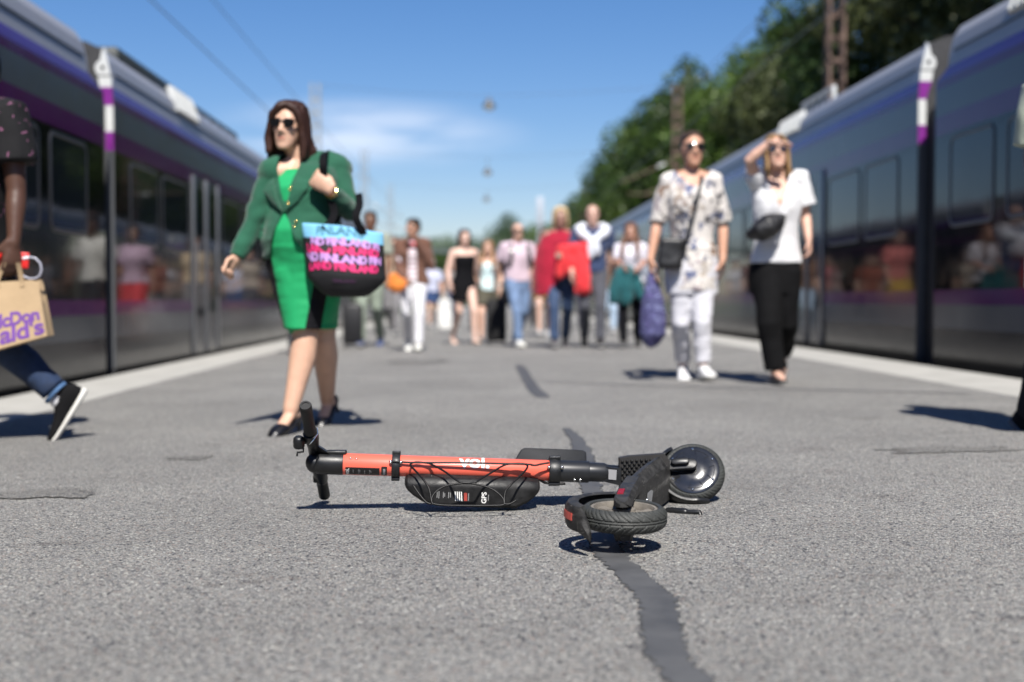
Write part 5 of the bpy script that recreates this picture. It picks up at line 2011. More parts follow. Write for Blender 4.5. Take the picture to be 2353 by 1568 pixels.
    def fringe(mb):
        hp = b.hp
        mb.tube([hp(.012, -.058, .116), hp(-.030, -.078, .098), hp(-.066, -.072, .058), hp(-.082, -.056, .0)], [.016, .020, .018, .016], n=10)
        mb.tube([hp(.012, -.058, .116), hp(.052, -.066, .090), hp(.080, -.050, .036), (hp(.088, -.045, -.03))], [.016, .018, .018, .016], n=10)
        mb.tube([hp(-.080, -.060, .0), hp(-.090, -.052, -.06), hp(-.080, -.062, -.125)], [.018, .022, .018], n=10)
        mb.tube([hp(.088, -.045, -.03), hp(.098, -.035, -.09), hp(.096, -.040, -.150)], [.018, .024, .018], n=10)
        mb.tube([hp(.07, .06, -.05), hp(.10, .05, -.12), hp(.11, .045, -.17)], [.03, .034, .02], n=10)
        mb.tube([hp(-.07, .06, -.05), hp(-.085, .05, -.12), hp(-.08, .045, -.155)], [.03, .034, .02], n=10)
    b.hair(P, hb_, [(.138, .020, .028, .012, 0), (.130, .060, .072, .012, 0), (.105, .082, .100, .012, 12), (.07, .092, .112, .014, 36), (.02, .099, .116, .016, 50), (-.04, .106, .114, .018, 52), (-.10, .114, .112, .022, 55), (-.150, .118, .108, .024, 58), (-.178, .106, .096, .026, 66)], thick=.026, extra=fringe, amp=.005)
    sunglasses(b, P)
    mb = MB(); mb.ell(b.hp(.079, -.010, -.040), .006, n=8, m=6); mb.tube([b.hp(.079, -.01, -.045), b.hp(.080, -.012, -.062)], .0035, n=6)
    mb.build("earring", M_GOLD, P)
    W = b.J['wb']; d_ = (W - b.J['eb']).normalized()
    for q in (.012, .024):
        mb = MB(); c = W - d_ * q; u = d_.orthogonal().normalized(); w = d_.cross(u)
        mb.tube([c + (u * math.cos(a) + w * math.sin(a)) * .031 for a in [2 * math.pi * j / 18 for j in range(18)]], .0032, n=7, close=True)
        mb.build("bracelet", M_GOLD, P)
    # court shoes
    for sd in 'ab':
        F = b.J['f' + sd]; t = b.toe[sd]; s_ = t.cross(V((0, 0, 1))).normalized(); up = s_.cross(t).normalized()
        mb = MB()

        def sec(u, hw, top, bot):
            r_ = []
            for j in range(14):
                a = 2 * math.pi * j / 14
                r_.append(F + t * u + s_ * math.cos(a) * hw + up * ((bot + top) / 2 + math.sin(a) * (top - bot) / 2))
            return r_
        mb.ringloft([sec(-.066, .016, -.012, -.062), sec(-.055, .030, -.006, -.072), sec(-.030, .033, -.034, -.078), sec(.02, .033, -.054, -.082), sec(.070, .039, -.044, -.085), sec(.100, .044, -.026, -.086), (sec(.140, .041, -.026, -.086)), sec(.172, .033, -.036, -.086), sec(.196, .018, -.054, -.085), sec(.206, .006, -.068, -.083)])
        gz_ = gz(F.x) + .004
        h0 = F - t * .050 - up * .066
        hz = V((h0.x, h0.y, max(gz_, h0.z - .075))) if sd == 'a' else h0 - up * .070 - t * .004
        mb.tube([h0, h0.lerp(hz, .4), hz], [.020, .011, .008], n=10, dome=False)
        me = remesh(mb, .005, 1)
        put(me, "shoe", pump, P, sharp=None)
    return b, P


bg, PG = woman_in_green()


# the tote over her arm: a soft bucket with rows of lettering
def tote():
    cen_top = at(793, 545, 5.98); cen_bot = at(792, 676, 5.98)
    T = thing("tote_bag", "pink and black lettered tote bag with light blue top beside the green dress", "bag", cen_bot)
    k = 5.98 / FPX
    zt, zb = cen_top.z + .050, cen_bot.z - .014
    H_ = zt - zb
    cx0, cy0 = cen_top.x, 5.98

    def S(phi, v, off=0.0):
        """phi: angle round (-90 = front), v 0 bottom .. 1 top."""
        w = lerp(.180, .186, v) * min(1, (v + .03) / .30) ** .36
        dp = lerp(.115, .050, v ** 1.5) * min(1, (v + .02) / .34) ** .42
        sag = .012 * math.cos(phi * 1.0) if v > .9 else 0
        x = math.cos(phi) * (w + off); y = math.sin(phi) * (dp + off)
        tilt = .055 * (v - .5)
        dip = -.018 * max(0, math.cos(phi)) * v + .016 * (math.sin(phi) < 0) * math.sin(phi) * -1 * 0
        wob = .004 * mnoise.noise(V((phi * 2, v * 5, 2)))
        return V((cx0 + x - tilt * .4 + wob, cy0 + y + wob, zb + H_ * v + dip - .028 * v * (x / .18) * .5))
    vs_ = [i / 26 for i in range(27)]
    n = 96
    navy = simple("bag_black", (.008, .008, .010), rough=.75, bump=.4, bscale=400)
    blue = simple("bag_blue", (.17, .44, .64), rough=.8, var=.06, vscale=20, bump=.4, bscale=400)
    mb = MB()
    rings = [[S(2 * math.pi * j / n, v) for j in range(n)] for v in vs_]
    # closed bag with an inner wall
    inner = [[S(2 * math.pi * j / n, v, -.004) for j in range(n)] for v in reversed(vs_[3:])]
    mb.ringloft(rings + inner)
    for i, f in enumerate(mb.f):
        zc = sum(mb.v[q][2] for q in f) / len(f)
    cuts = zb + H_ * .775
    mb.m = [1 if i < n * 26 and i // n >= 21 else 0 for i in range(len(mb.f))]
    bag = mb.build("pouch", [navy, blue], T, sharp=None)
    vio = simple("print_violet", (.43, .23, .53), rough=.7); pink = simple("print_pink", (.56, .014, .125), rough=.7); teal = simple("print_teal", (.045, .18, .26), rough=.7); dim = simple("print_dim", (.06, .02, .06), rough=.7)
    rows = [("FINLAND", .868, .052, teal, 0.0, .0010, -.01), ("ND FINLAND FI", .722, .048, vio, .00, .0028, .012), ("LAND FINLAND", .605, .050, pink, -.02, .0030, -.006), ("ND FINLAND FIN", .488, .050, vio, .03, .0030, .0), ("LAND FINLAND", .372, .048, pink, -.05, .0030, -.004)]
    for body, v0, size, mat, sh, bold, xo in rows:
        vs, fs = text_mesh(body, size, bold, spacing=.92, cuts=.010, shear=sh)
        w = max(x for x, y in vs)
        pts = []
        for x, y in vs:
            x = (x + xo) * 1.0
            ph = -math.pi / 2 + max(-1.5, min(1.5, x / .158))
            ph += .02 * math.sin(x * 40)
            pts.append(S(ph, v0 + y / H_ + .012 * math.sin(x * 22 + v0 * 9) - .10 * (x ** 2) * 2, .0030))
        m2 = MB(); m2.add(pts, fs)
        m2.build("lettering", mat, bag)
    vs, fs = text_mesh("FINLAND", .022, .0008, cuts=.01)
    m2 = MB(); m2.add([S(-math.pi / 2 + x / .15, .20 + y / H_, .003) for x, y in vs], fs); m2.build("lettering", dim, bag)
    # handles: wide black webbing up over the shoulder
    stp = cloth("webbing", (.007, .007, .009))
    sh = bg.J['sb'] + V((-.03, -.02, .075))
    strap(T, [S(-math.pi / 2 - .45, .93, .004), at(768, 490, 6.0), at(748, 425, 5.99), at(742, 365, 5.985), sh + V((-.02, .10, .0)), at(800, 450, 6.30), S(math.pi / 2 + .45, .93, .004)], .034, .004, stp, "handle")
    strap(T, [S(-math.pi / 2 + .55, .93, .004), at(818, 500, 5.91), at(826, 472, 5.95), at(824, 446, 6.04)], .034, .004, stp, "handle")


tote()
# ------------------------------------------------------------------ the two women on the right
def woman_in_floral():
    root = gr(1594, 873); root.z = gz(root.x); D = root.y
    P = thing("person", "woman in a pale floral tunic and white cropped trousers with hair pulled back", "person", root)
    k = (at(1590, 298, D).z - root.z) / 1.715
    b = Body(root, k, 'f', yaw=R(3), fat=1.02, voxel=.009)
    A = lambda x, y, dy=0.0: at(x, y, D + dy)
    b.set(pelvis=A(1590, 612), neck=A(1589, 392, .03), head=A(1591, 344, 0),
          sa=A(1535, 416, .02), ea=A(1510, 512, .06), wa=A(1494, 598, -.02), sb=A(1640, 416, .02), eb=A(1661, 512, .06), wb=A(1661, 598, -.02),
          ha=A(1571, 622), ka=A(1564, 742, -.03), fa=A(1570, 838, .22), hb=A(1610, 622), kb=A(1613, 742, -.10), fb=A(1616, 842, -.06))
    b.head_tilt = R(2)
    b.toe = {'a': V((-.10, -.93, -.20)).normalized(), 'b': V((.10, -.98, .06)).normalized()}
    b.hand['a'] = dict(d=(.05, -.05, -1), n=(1, 0, 0), curl=1.0, t=(0, -1, 0)); b.hand['b'] = dict(d=(.0, -.1, -1), n=(-1, .2, 0), curl=.4, t=(0, -1, 0))
    b.skin(P, person_mats((.50, .275, .185), (.06, .035, .025), '_tan'))
    flor = spots("floral_cloth", (.56, .53, .50), [(.07, .08, .12), (.56, .53, .50), (.22, .15, .11), (.09, .11, .20), (.34, .29, .24), (.03, .03, .04), (.25, .20, .22)], scale=10.0, size=.50, soft=.12, dist=1.1)
    white = cloth("white_trouser", (.52, .52, .56), var=.05)

    def tunic(mb):
        top_build(b, .98, 1.40, .014, .52, sleeve=.014, cuff=.016)(mb)
        rings = [b.ring(1.02, .028)]
        for z, w, d in ((.92, .178, .135), (.80, .182, .145), (.70, .180, .150), (.615, .176, .152)):
            c = b.root.lerp(b.root, 0) + V((b.J['pelvis'].x - root.x, .02, z * k))
            rings.append([c + (b.rt * math.cos(2 * math.pi * j / 28) * w * (1 + .05 * math.sin(6 * math.pi * j / 14)) - b.fwd * math.sin(2 * math.pi * j / 28) * d * (1 + .05 * math.cos(10 * math.pi * j / 28))) * k for j in range(28)])
        mb.ringloft(rings)

    def vneck(p, n):
        x, y, z = b.lc(p)
        return y < -.0 and z > 1.325 and abs(x) < .03 + (z - 1.325) * .9
    b.garment(P, "tunic", flor, tunic, wr=(.010, (9, 9, 6)), seed=7, cut=vneck)
    b.garment(P, "trousers", white, trouser_build(b, w=(.098, .088, .076, .064, .062, .057, .054), upto=.95, top=.98), wr=(.007, (10, 10, 14)), seed=3)
    sw, sole = cloth("shoe_white", (.60, .60, .61), rough=.6, var=.04), simple("sole_white", (.74, .74, .72), rough=.6)
    for sd in 'ab':
        b.shoe(P, sd, [sw, sole])
    hm = hairmat("hair_pulled_brown", (.045, .026, .017))
    b.hair(P, hm, [(.130, .012, .018, .012, 0), (.122, .044, .058, .012, 0), (.100, .066, .088, .010, 6), (.078, .077, .101, .012, 38), (.03, .081, .102, .018, 70), (-.02, .076, .094, .02, 95), (-.06, .060, .080, .03, 110)], thick=.016, amp=.002, extra=lambda mb: mb.ell(b.hp(0, .105, .04), .035 * k))
    sunglasses(b, P, wide=.062)
    return b, P


bf, PF = woman_in_floral()
# her shoulder bag on its strap
blk_l = simple("black_leather", (.010, .010, .011), rough=.45, bump=.3, bscale=120, var=.2)
T = thing("shoulder_bag", "black shoulder bag on a thin strap across the woman in the floral tunic", "bag", at(1541, 618, 9.35))
mb = MB()
c = at(1541, 583, bf.root.y - .16)
mb.box(c, (.185, .10, .235), rot=Matrix.Rotation(R(5), 3, 'Y'), ch=.03)
me = remesh(mb, .01, 3); wrinkle(me, .008, (9, 9, 9), 5); put(me, "pouch", blk_l, T)
strap(T, [at(1614, 398, bf.root.y + .06), at(1611, 420, bf.root.y - .17), at(1597, 480, bf.root.y - .20), at(1578, 548, bf.root.y - .20), at(1566, 585, bf.root.y - .16)], .028, .005, blk_l)
# patterned carrier bag in her hand
bagm = spots("bag_violet_print", (.055, .055, .13), [(.22, .22, .48), (.12, .08, .26), (.30, .34, .56), (.035, .035, .08)], scale=22, size=.34, soft=.10, dist=.8)
T = thing("carrier_bag", "blue and violet patterned carrier bag in the hand of the woman in the floral tunic", "bag", at(1500, 790, bf.root.y - .05))
mb = MB(); rings = []
for y, w, cx, dp in ((800, 8, 1497, .02), (790, 19, 1498, .05), (770, 30, 1500, .09), (720, 29, 1501, .10), (690, 26, 1500, .085), (665, 18, 1499, .055), (640, 9, 1497, .025), (632, 5, 1497, .015)):
    c = at(cx, y, bf.root.y - .05); w_ = w * bf.root.y / FPX
    rings.append([c + V((math.cos(2 * math.pi * j / 24) * w_ * (1 + .06 * math.sin(3 * j)), math.sin(2 * math.pi * j / 24) * dp, 0)) for j in range(24)])
mb.ringloft(rings)
me = remesh(mb, .010, 2); wrinkle(me, .012, (14, 14, 5), 2); put(me, "pouch", bagm, T)
for dx in (-1, 1):
    strap(T, [at(1497 + dx * 10, 655, bf.root.y - .05), at(1496 + dx * 5, 636, bf.root.y - .05), at(1496, 618, bf.root.y - .04)], .02, .004, bagm, "handle")


def woman_in_white():
    root = gr(1786, 881); root.z = gz(root.x); D = root.y
    P = thing("person", "woman in a white top and black trousers shading her eyes with a raised arm", "person", root)
    k = (at(1786, 309, D).z - root.z) / 1.715
    b = Body(root, k, 'f', yaw=R(-4), fat=.96, voxel=.009)
    A = lambda x, y, dy=0.0: at(x, y, D + dy)
    b.set(pelvis=A(1781, 612), neck=A(1786, 398, .03), head=A(1783, 352, 0),
          sa=A(1741, 421, .0), ea=A(1722, 368, -.18), wa=A(1768, 328, -.24), sb=A(1838, 414, .03), eb=A(1851, 498, .06), wb=A(1858, 552, -.04),
          ha=A(1762, 622), ka=A(1768, 745, -.12), fa=A(1782, 849, -.10), hb=A(1803, 622), kb=A(1806, 742, .0), fb=A(1797, 806, .34))
    b.head_tilt = R(-6); b.head_roll = R(-3); b.head_yaw = R(-4)
    b.toe = {'a': V((.06, -.99, .04)).normalized(), 'b': V((.0, -.55, -.83)).normalized()}
    b.hand['a'] = dict(d=(.92, -.12, -.08), n=(.05, -.25, -1), curl=.12, t=(0, -1, .2)); b.hand['b'] = dict(d=(.08, -.12, -1), n=(-1, .1, 0), curl=.55, t=(-.2, -1, 0))
    b.skin(P, person_mats((.56, .345, .26), (.12, .07, .04), '_fair'))
    white = cloth("white_top", (.58, .58, .59), var=.03)
    black = cloth("black_trouser", (.008, .008, .009), var=.2)

    def vneck(p, n):
        x, y, z = b.lc(p)
        return y < 0 and z > 1.20 and abs(x) < (z - 1.20) * .42

    def tee(mb):
        top_build(b, .945, 1.41, .020, .40, sleeve=.026, cuff=.022, sides='b')(mb)
        inner = b.spine(1.395)
        mb.tube([inner, inner.lerp(b.J['sa'], .6), b.J['sa'], b.J['sa'].lerp(b.J['ea'], .35)], [.07 * k, .07 * k, .072 * k, .068 * k], n=14)
    b.garment(P, "top", white, tee, wr=(.010, (10, 10, 5)), seed=11, cut=vneck)
    b.garment(P, "trousers", black, trouser_build(b, w=(.120, .110, .096, .088, .086, .084, .084), upto=1.0, top=1.0), wr=(.010, (8, 8, 3)), seed=5)
    # sandals: sole and two bands
    for sd in 'ab':
        F = b.J['f' + sd]; t = b.toe[sd]; s_ = t.cross(V((0, 0, 1))).normalized(); up = s_.cross(t).normalized()
        mb = MB()
        mb.ringloft([[F + (t * u + s_ * sx * w - up * h) * k for sx, h in ((-1, .070), (1, .070), (1, .086), (-1, .086))] for u, w in ((-.075, .02), (-.05, .034), (.03, .032), (.10, .042), (.15, .036), (.175, .015))])
        for u0, r in ((.07, .040), (.02, .036)):
            mb.ringloft([[F + (t * (u0 + du) + s_ * math.cos(a) * (r + rr) + up * (-.066 + math.sin(a) * (r * .75 + rr))) * k for a in [math.pi * j / 10 for j in range(11)]] + [F + (t * (u0 + du) + s_ * math.cos(a) * (r + rr - .006) + up * (-.066 + math.sin(a) * (r * .75 + rr - .006))) * k for a in [math.pi * (10 - j) / 10 for j in range(11)]] for du, rr in ((-.02, .0), (0, .003), (.02, .0))])
        mb.build("sandal", blk_l, P)
    hm = hairmat("hair_blond", (.26, .16, .075))

    def locks(mb):
        hp = b.hp
        for sx in (-1, 1):
            mb.tube([hp(sx * .03, -.085, .10), hp(sx * .066, -.07, .05), hp(sx * .074, -.055, -.02), hp(sx * .072, -.06, -.11), hp(sx * .070, -.05, -.185)], [.014 * k, .016 * k, .014 * k, .016 * k, .008 * k], n=9)
            mb.tube([hp(sx * .06, .02, -.06), hp(sx * .085, .0, -.13), hp(sx * .080, -.01, -.20)], [.022 * k, .022 * k, .010 * k], n=9)
    b.hair(P, hm, [(.132, .014, .02, .012, 0), (.124, .048, .060, .012, 0), (.102, .070, .088, .012, 16), (.07, .082, .102, .014, 48), (.02, .086, .106, .016, 62), (-.05, .086, .102, .018, 66), (-.12, .080, .090, .022, 72), (-.18, .072, .08, .026, 80)], thick=.018, extra=locks, amp=.004)
    sunglasses(b, P, wide=.060)
    mb = MB()
    pts = [b.hp(-.05, -.02, -.135), b.hp(-.035, -.075, -.175), b.hp(0, -.095, -.195), b.hp(.035, -.075, -.175), b.hp(.05, -.02, -.135)]
    mb.tube(pts, .0018, n=6); mb.ell(pts[2] - V((0, .004, .01)), .008); mb.build("necklace", simple('necklace_gold', (.55, .38, .15), rough=.4, metal=.3), P)
    return b, P


bw, PW = woman_in_white()
T = thing("belt_bag", "black crescent bag slung across the woman in the white top", "bag", at(1768, 540, bw.root.y - .2))
mb = MB(); Dw = bw.root.y
ax = [at(1728, 538, Dw - .17), at(1745, 532, Dw - .21), at(1768, 520, Dw - .22), at(1788, 508, Dw - .20), at(1799, 497, Dw - .17)]
mb.tube(ax, [.045, .075, .085, .060, .025], n=18, flat=1.0)
me = remesh(mb, .009, 3); wrinkle(me, .006, (16, 16, 16), 3); put(me, "pouch", blk_l, T)
wstrap = cloth("strap_white", (.62, .62, .63), var=.03)
strap(T, [at(1797, 500, Dw - .19), at(1808, 460, Dw - .185), at(1817, 425, Dw - .15), at(1822, 400, Dw - .02), at(1818, 398, Dw + .08)], .045, .005, wstrap)
strap(T, [at(1790, 512, Dw - .20), at(1786, 540, Dw - .20), at(1781, 560, Dw - .19)], .03, .005, wstrap, "strap_end")


# ------------------------------------------------------------------ the two men cut by the frame
def man_with_paper_bag():
    root = gr(30, 1015); root.z = gz(root.x); D = root.y
    P = thing("person", "man in a dark printed shirt and jeans carrying a paper bag, cut by the frame", "person", root)
    k = 1.06
    b = Body(root, k, 'm', yaw=R(-62), voxel=.0095)
    A = lambda x, y, dy=0.0: at(x, y, D + dy)
    b.set(pelvis=A(-52, 625, .03), neck=A(-50, 232, .05), head=A(-62, 163, .05),
          sb=A(22, 272, -.06), eb=A(38, 440, -.08), wb=A(32, 560, -.14), sa=A(-150, 275, .2), ea=A(-190, 430, .2), wa=A(-250, 520, .15),
          hb=A(-30, 660, .0), kb=A(12, 800, .04), fb=A(139, 912, .06), ha=A(-80, 660, .1), ka=A(-180, 790, .12), fa=A(-260, 960, .1))
    b.head_yaw = R(-60)
    b.toe = {'b': V((-.50, -.15, -.85)).normalized(), 'a': V((-1, -.3, .1)).normalized()}
    b.hand['b'] = dict(d=(-.12, -.05, -1), n=(-.55, .8, 0), curl=.42, t=(-.9, -.45, 0), thumb=.2)
    b.skin(P, person_mats((.075, .036, .024), (.01, .008, .007), '_dark'))
    palm = spots("palm_print", (.008, .008, .009), [(.34, .13, .24), (.30, .12, .22)], scale=17, size=.15, soft=.04, dist=.5)
    denim = simple("denim_dark", (.010, .024, .062), rough=.85, var=.35, vscale=18, bump=.5, bscale=500)
    b.garment(P, "shirt", palm, top_build(b, .82, 1.43, .030, .36, sleeve=.034, cuff=.020), wr=(.008, (8, 8, 6)), seed=21)
    b.garment(P, "jeans", denim, trouser_build(b, w=(.108, .100, .086, .074, .068, .062, .058), upto=.93, top=.98, infl=.012), wr=(.007, (10, 10, 10)), seed=9)
    cuffm = simple("denim_cuff", (.06, .13, .26), rough=.85, var=.3, vscale=20)
    mb = MB(); K, F = b.J['kb'], b.J['fb']; mb.tube([K.lerp(F, .895), K.lerp(F, .94)], [.062 * k, .060 * k], n=18, dome=False); mb.build("jeans_cuff", cuffm, P)
    mb = MB(); mb.tube([K.lerp(F, 1.0), F - b.toe['b'] * -.0, F + b.toe['b'] * .02], [.036 * k, .035 * k, .036 * k], n=16); mb.build("sock", cloth("sock_white", (.55, .55, .57)), P)
    sk = cloth("shoe_black", (.010, .010, .011), var=.2); sole = simple("sole_offwhite", (.58, .57, .53), rough=.6)
    for sd in 'ab':
        b.shoe(P, sd, [sk, sole])
    mb = MB()      # dark cap with a peak
    mb.ringloft([[b.hp(math.cos(a) * rx, .008 + math.sin(a) * ry, z) for a in [2 * math.pi * j / 24 for j in range(24)]] for z, rx, ry in ((.045, .084, .106), (.085, .080, .100), (.12, .062, .076), (.135, .02, .03))])
    mb.build("cap", cloth("cap_black", (.008, .008, .009)), P)
    b.hair(P, hairmat("hair_black", (.008, .007, .006)), [(.07, .080, .102, .014, 60), (.02, .082, .104, .016, 90), (-.04, .076, .094, .02, 105)], thick=.014, amp=.002)
    return b, P


bm_, PM = man_with_paper_bag()
kraft = simple("kraft_paper", (.42, .30, .175), rough=.8, var=.10, vscale=7, bump=.3, bscale=60)
DP = bm_.root.y - .16
T = thing("paper_bag", "brown paper takeaway bag with purple lettering in the man's hand", "paper bag", at(40, 800, DP))


def pb(u, v, d):
    """u 0..1 across the printed face, v 0..1 up, d depth."""
    bl, br, tl, tr = at(-84, 826, DP), at(108, 772, DP + .05), at(-70, 652, DP), at(88, 643, DP + .05)
    p = bl.lerp(br, u).lerp(tl.lerp(tr, u), v)
    bulge = -.018 * math.sin(math.pi * u) * (1 - v) - .006 * math.sin(9 * u) * v
    return p + V((.03 * d, d + bulge * (1 if d < .01 else -1), .012 * d))


mb = MB(); nu, nv = 24, 16
loops = []
for i in range(nv + 1):
    v = i / nv; dd = lerp(.20, .13, v)
    fr = [pb(j / nu, v, 0) for j in range(nu + 1)]; bk = [pb(j / nu, v, dd * .45) for j in range(nu, -1, -1)]
    mid = (fr[-1] + bk[0]) / 2 + V((-.022 * v, 0, 0)); mid2 = (fr[0] + bk[-1]) / 2 + V((.022 * v, 0, 0))
    loops.append(fr + [mid] + bk + [mid2])
mb.ringloft(loops, cap=False)
mb.f.append(tuple(range(len(loops[0])))); mb.m.append(0)
bagp = mb.build("bag_body", kraft, T, sharp=35)
mb = MB()
for u in (.40, .765):
    w_ = .075
    mb.ringloft([[pb(u - w_ / 2, .90, -.004), pb(u + w_ / 2, .90, -.004), pb(u + w_ / 2, .90, -.001), pb(u - w_ / 2, .90, -.001)], [pb(u - w_ / 2, 1.02, -.004), pb(u + w_ / 2, 1.02, -.004), pb(u + w_ / 2, 1.02, -.001), pb(u - w_ / 2, 1.02, -.001)],
                 [at(25 + (u - .58) * 90 - 6, 604, DP - .01), at(25 + (u - .58) * 90 + 6, 604, DP - .01), at(25 + (u - .58) * 90 + 6, 604, DP - .005), at(25 + (u - .58) * 90 - 6, 604, DP - .005)]])
mb.build("handle", kraft, T, sharp=35)
purp = simple("print_purple", (.15, .055, .29), rough=.75, var=.1, vscale=12)
for body, u1, v0, size, xs_ in (("McDon", .95, .315, .084, .98), ("ald's", .985, .065, .112, 1.10)):
    vs, fs = text_mesh(body, size, .0034, spacing=.95, cuts=.012)
    W_ = (pb(1, 0, 0) - pb(0, 0, 0)).length; H_ = (pb(.5, 1, 0) - pb(.5, 0, 0)).length
    m2 = MB()
    out = []
    xm = max(x for x, y in vs)
    for x, y in vs:
        out.append(pb(u1 + (x - xm) * xs_ / W_, v0 + y / H_, -.0022))
    m2.add(out, fs); m2.build("lettering", purp, bagp)
# red phone with its white cable, held against the handles
T = thing("phone", "red phone with a looped pale cable held above the paper bag", "phone", at(25, 595, DP + .03))
redp = simple("phone_red", (.62, .022, .020), rough=.4)
mb = MB(); c = at(28, 597, DP + .045); mb.box(c, (.150, .012, .072), rot=Matrix.Rotation(R(4), 3, 'Y'), ch=.005); mb.build("case", redp, T)
cab = simple("cable_grey", (.36, .36, .42), rough=.35, coat=.5)
pts = [at(x, y, DP + .04) for x, y in ((58, 594), (68, 591), (82, 594), (93, 606), (95.5, 620), (92, 633), (82, 640), (68, 641), (54, 635), (43, 622), (36, 610))]
mb = MB(); mb.tube(pts, .0048, n=10); mb.build("cable", cab, T)
mb = MB(); mb.tube([at(55, 594, DP + .04), at(64, 592.5, DP + .04)], .0075, n=10); mb.build("plug", simple("plug_white", (.75, .75, .77), rough=.4), T)


def man_at_right_edge():
    root = gr(2443, 1000); root.z = gz(root.x); D = root.y
    P = thing("person", "man in a pale green shirt and dark trousers mostly outside the right edge of frame", "person", root)
    k = 1.05
    b = Body(root, k, 'm', yaw=R(12), voxel=.011)
    A = lambda x, y, dy=0.0: at(x, y, D + dy)
    b.set(pelvis=A(2470, 590), neck=A(2470, 165, .04), head=A(2472, 88, .03), sa=A(2392, 222, .02), ea=A(2376, 372, .05), wa=A(2400, 500, -.10), sb=A(2530, 222, .02), eb=A(2545, 380, .05), wb=A(2540, 520, -.1),
          ha=A(2435, 615), ka=A(2412, 800, -.05), fa=A(2372, 958, .20), hb=A(2470, 615), kb=A(2475, 800, -.1), fb=A(2480, 975, -.15))
    b.toe = {'a': V((.30, -.80, -.52)).normalized(), 'b': V((.15, -1, 0)).normalized()}
    b.skin(P, person_mats((.10, .05, .034), (.01, .008, .007), '_brown'))
    b.garment(P, "shirt", cloth("shirt_pale_green", (.36, .40, .31), var=.06), top_build(b, .84, 1.43, .024, .38, sleeve=.030, cuff=.018), wr=(.008, (8, 8, 6)), seed=31)
    b.garment(P, "trousers", cloth("trouser_navy", (.012, .014, .024), var=.2), trouser_build(b, w=(.108, .100, .088, .078, .074, .070, .066), upto=.97, top=.98), wr=(.006, (9, 9, 9)), seed=14)
    for sd in 'ab':
        b.shoe(P, sd, [cloth("shoe_navy", (.012, .013, .018)), simple("sole_dark_grey", (.10, .10, .11), rough=.6)])
    b.hair(P, hairmat("hair_black", (.008, .007, .006)), [(.128, .014, .02, .012, 0), (.118, .046, .058, .012, 0), (.098, .066, .084, .012, 20), (.065, .078, .100, .014, 55), (.02, .080, .102, .016, 88), (-.04, .074, .092, .02, 105)], thick=.014, amp=.003)
    return b, P


man_at_right_edge()


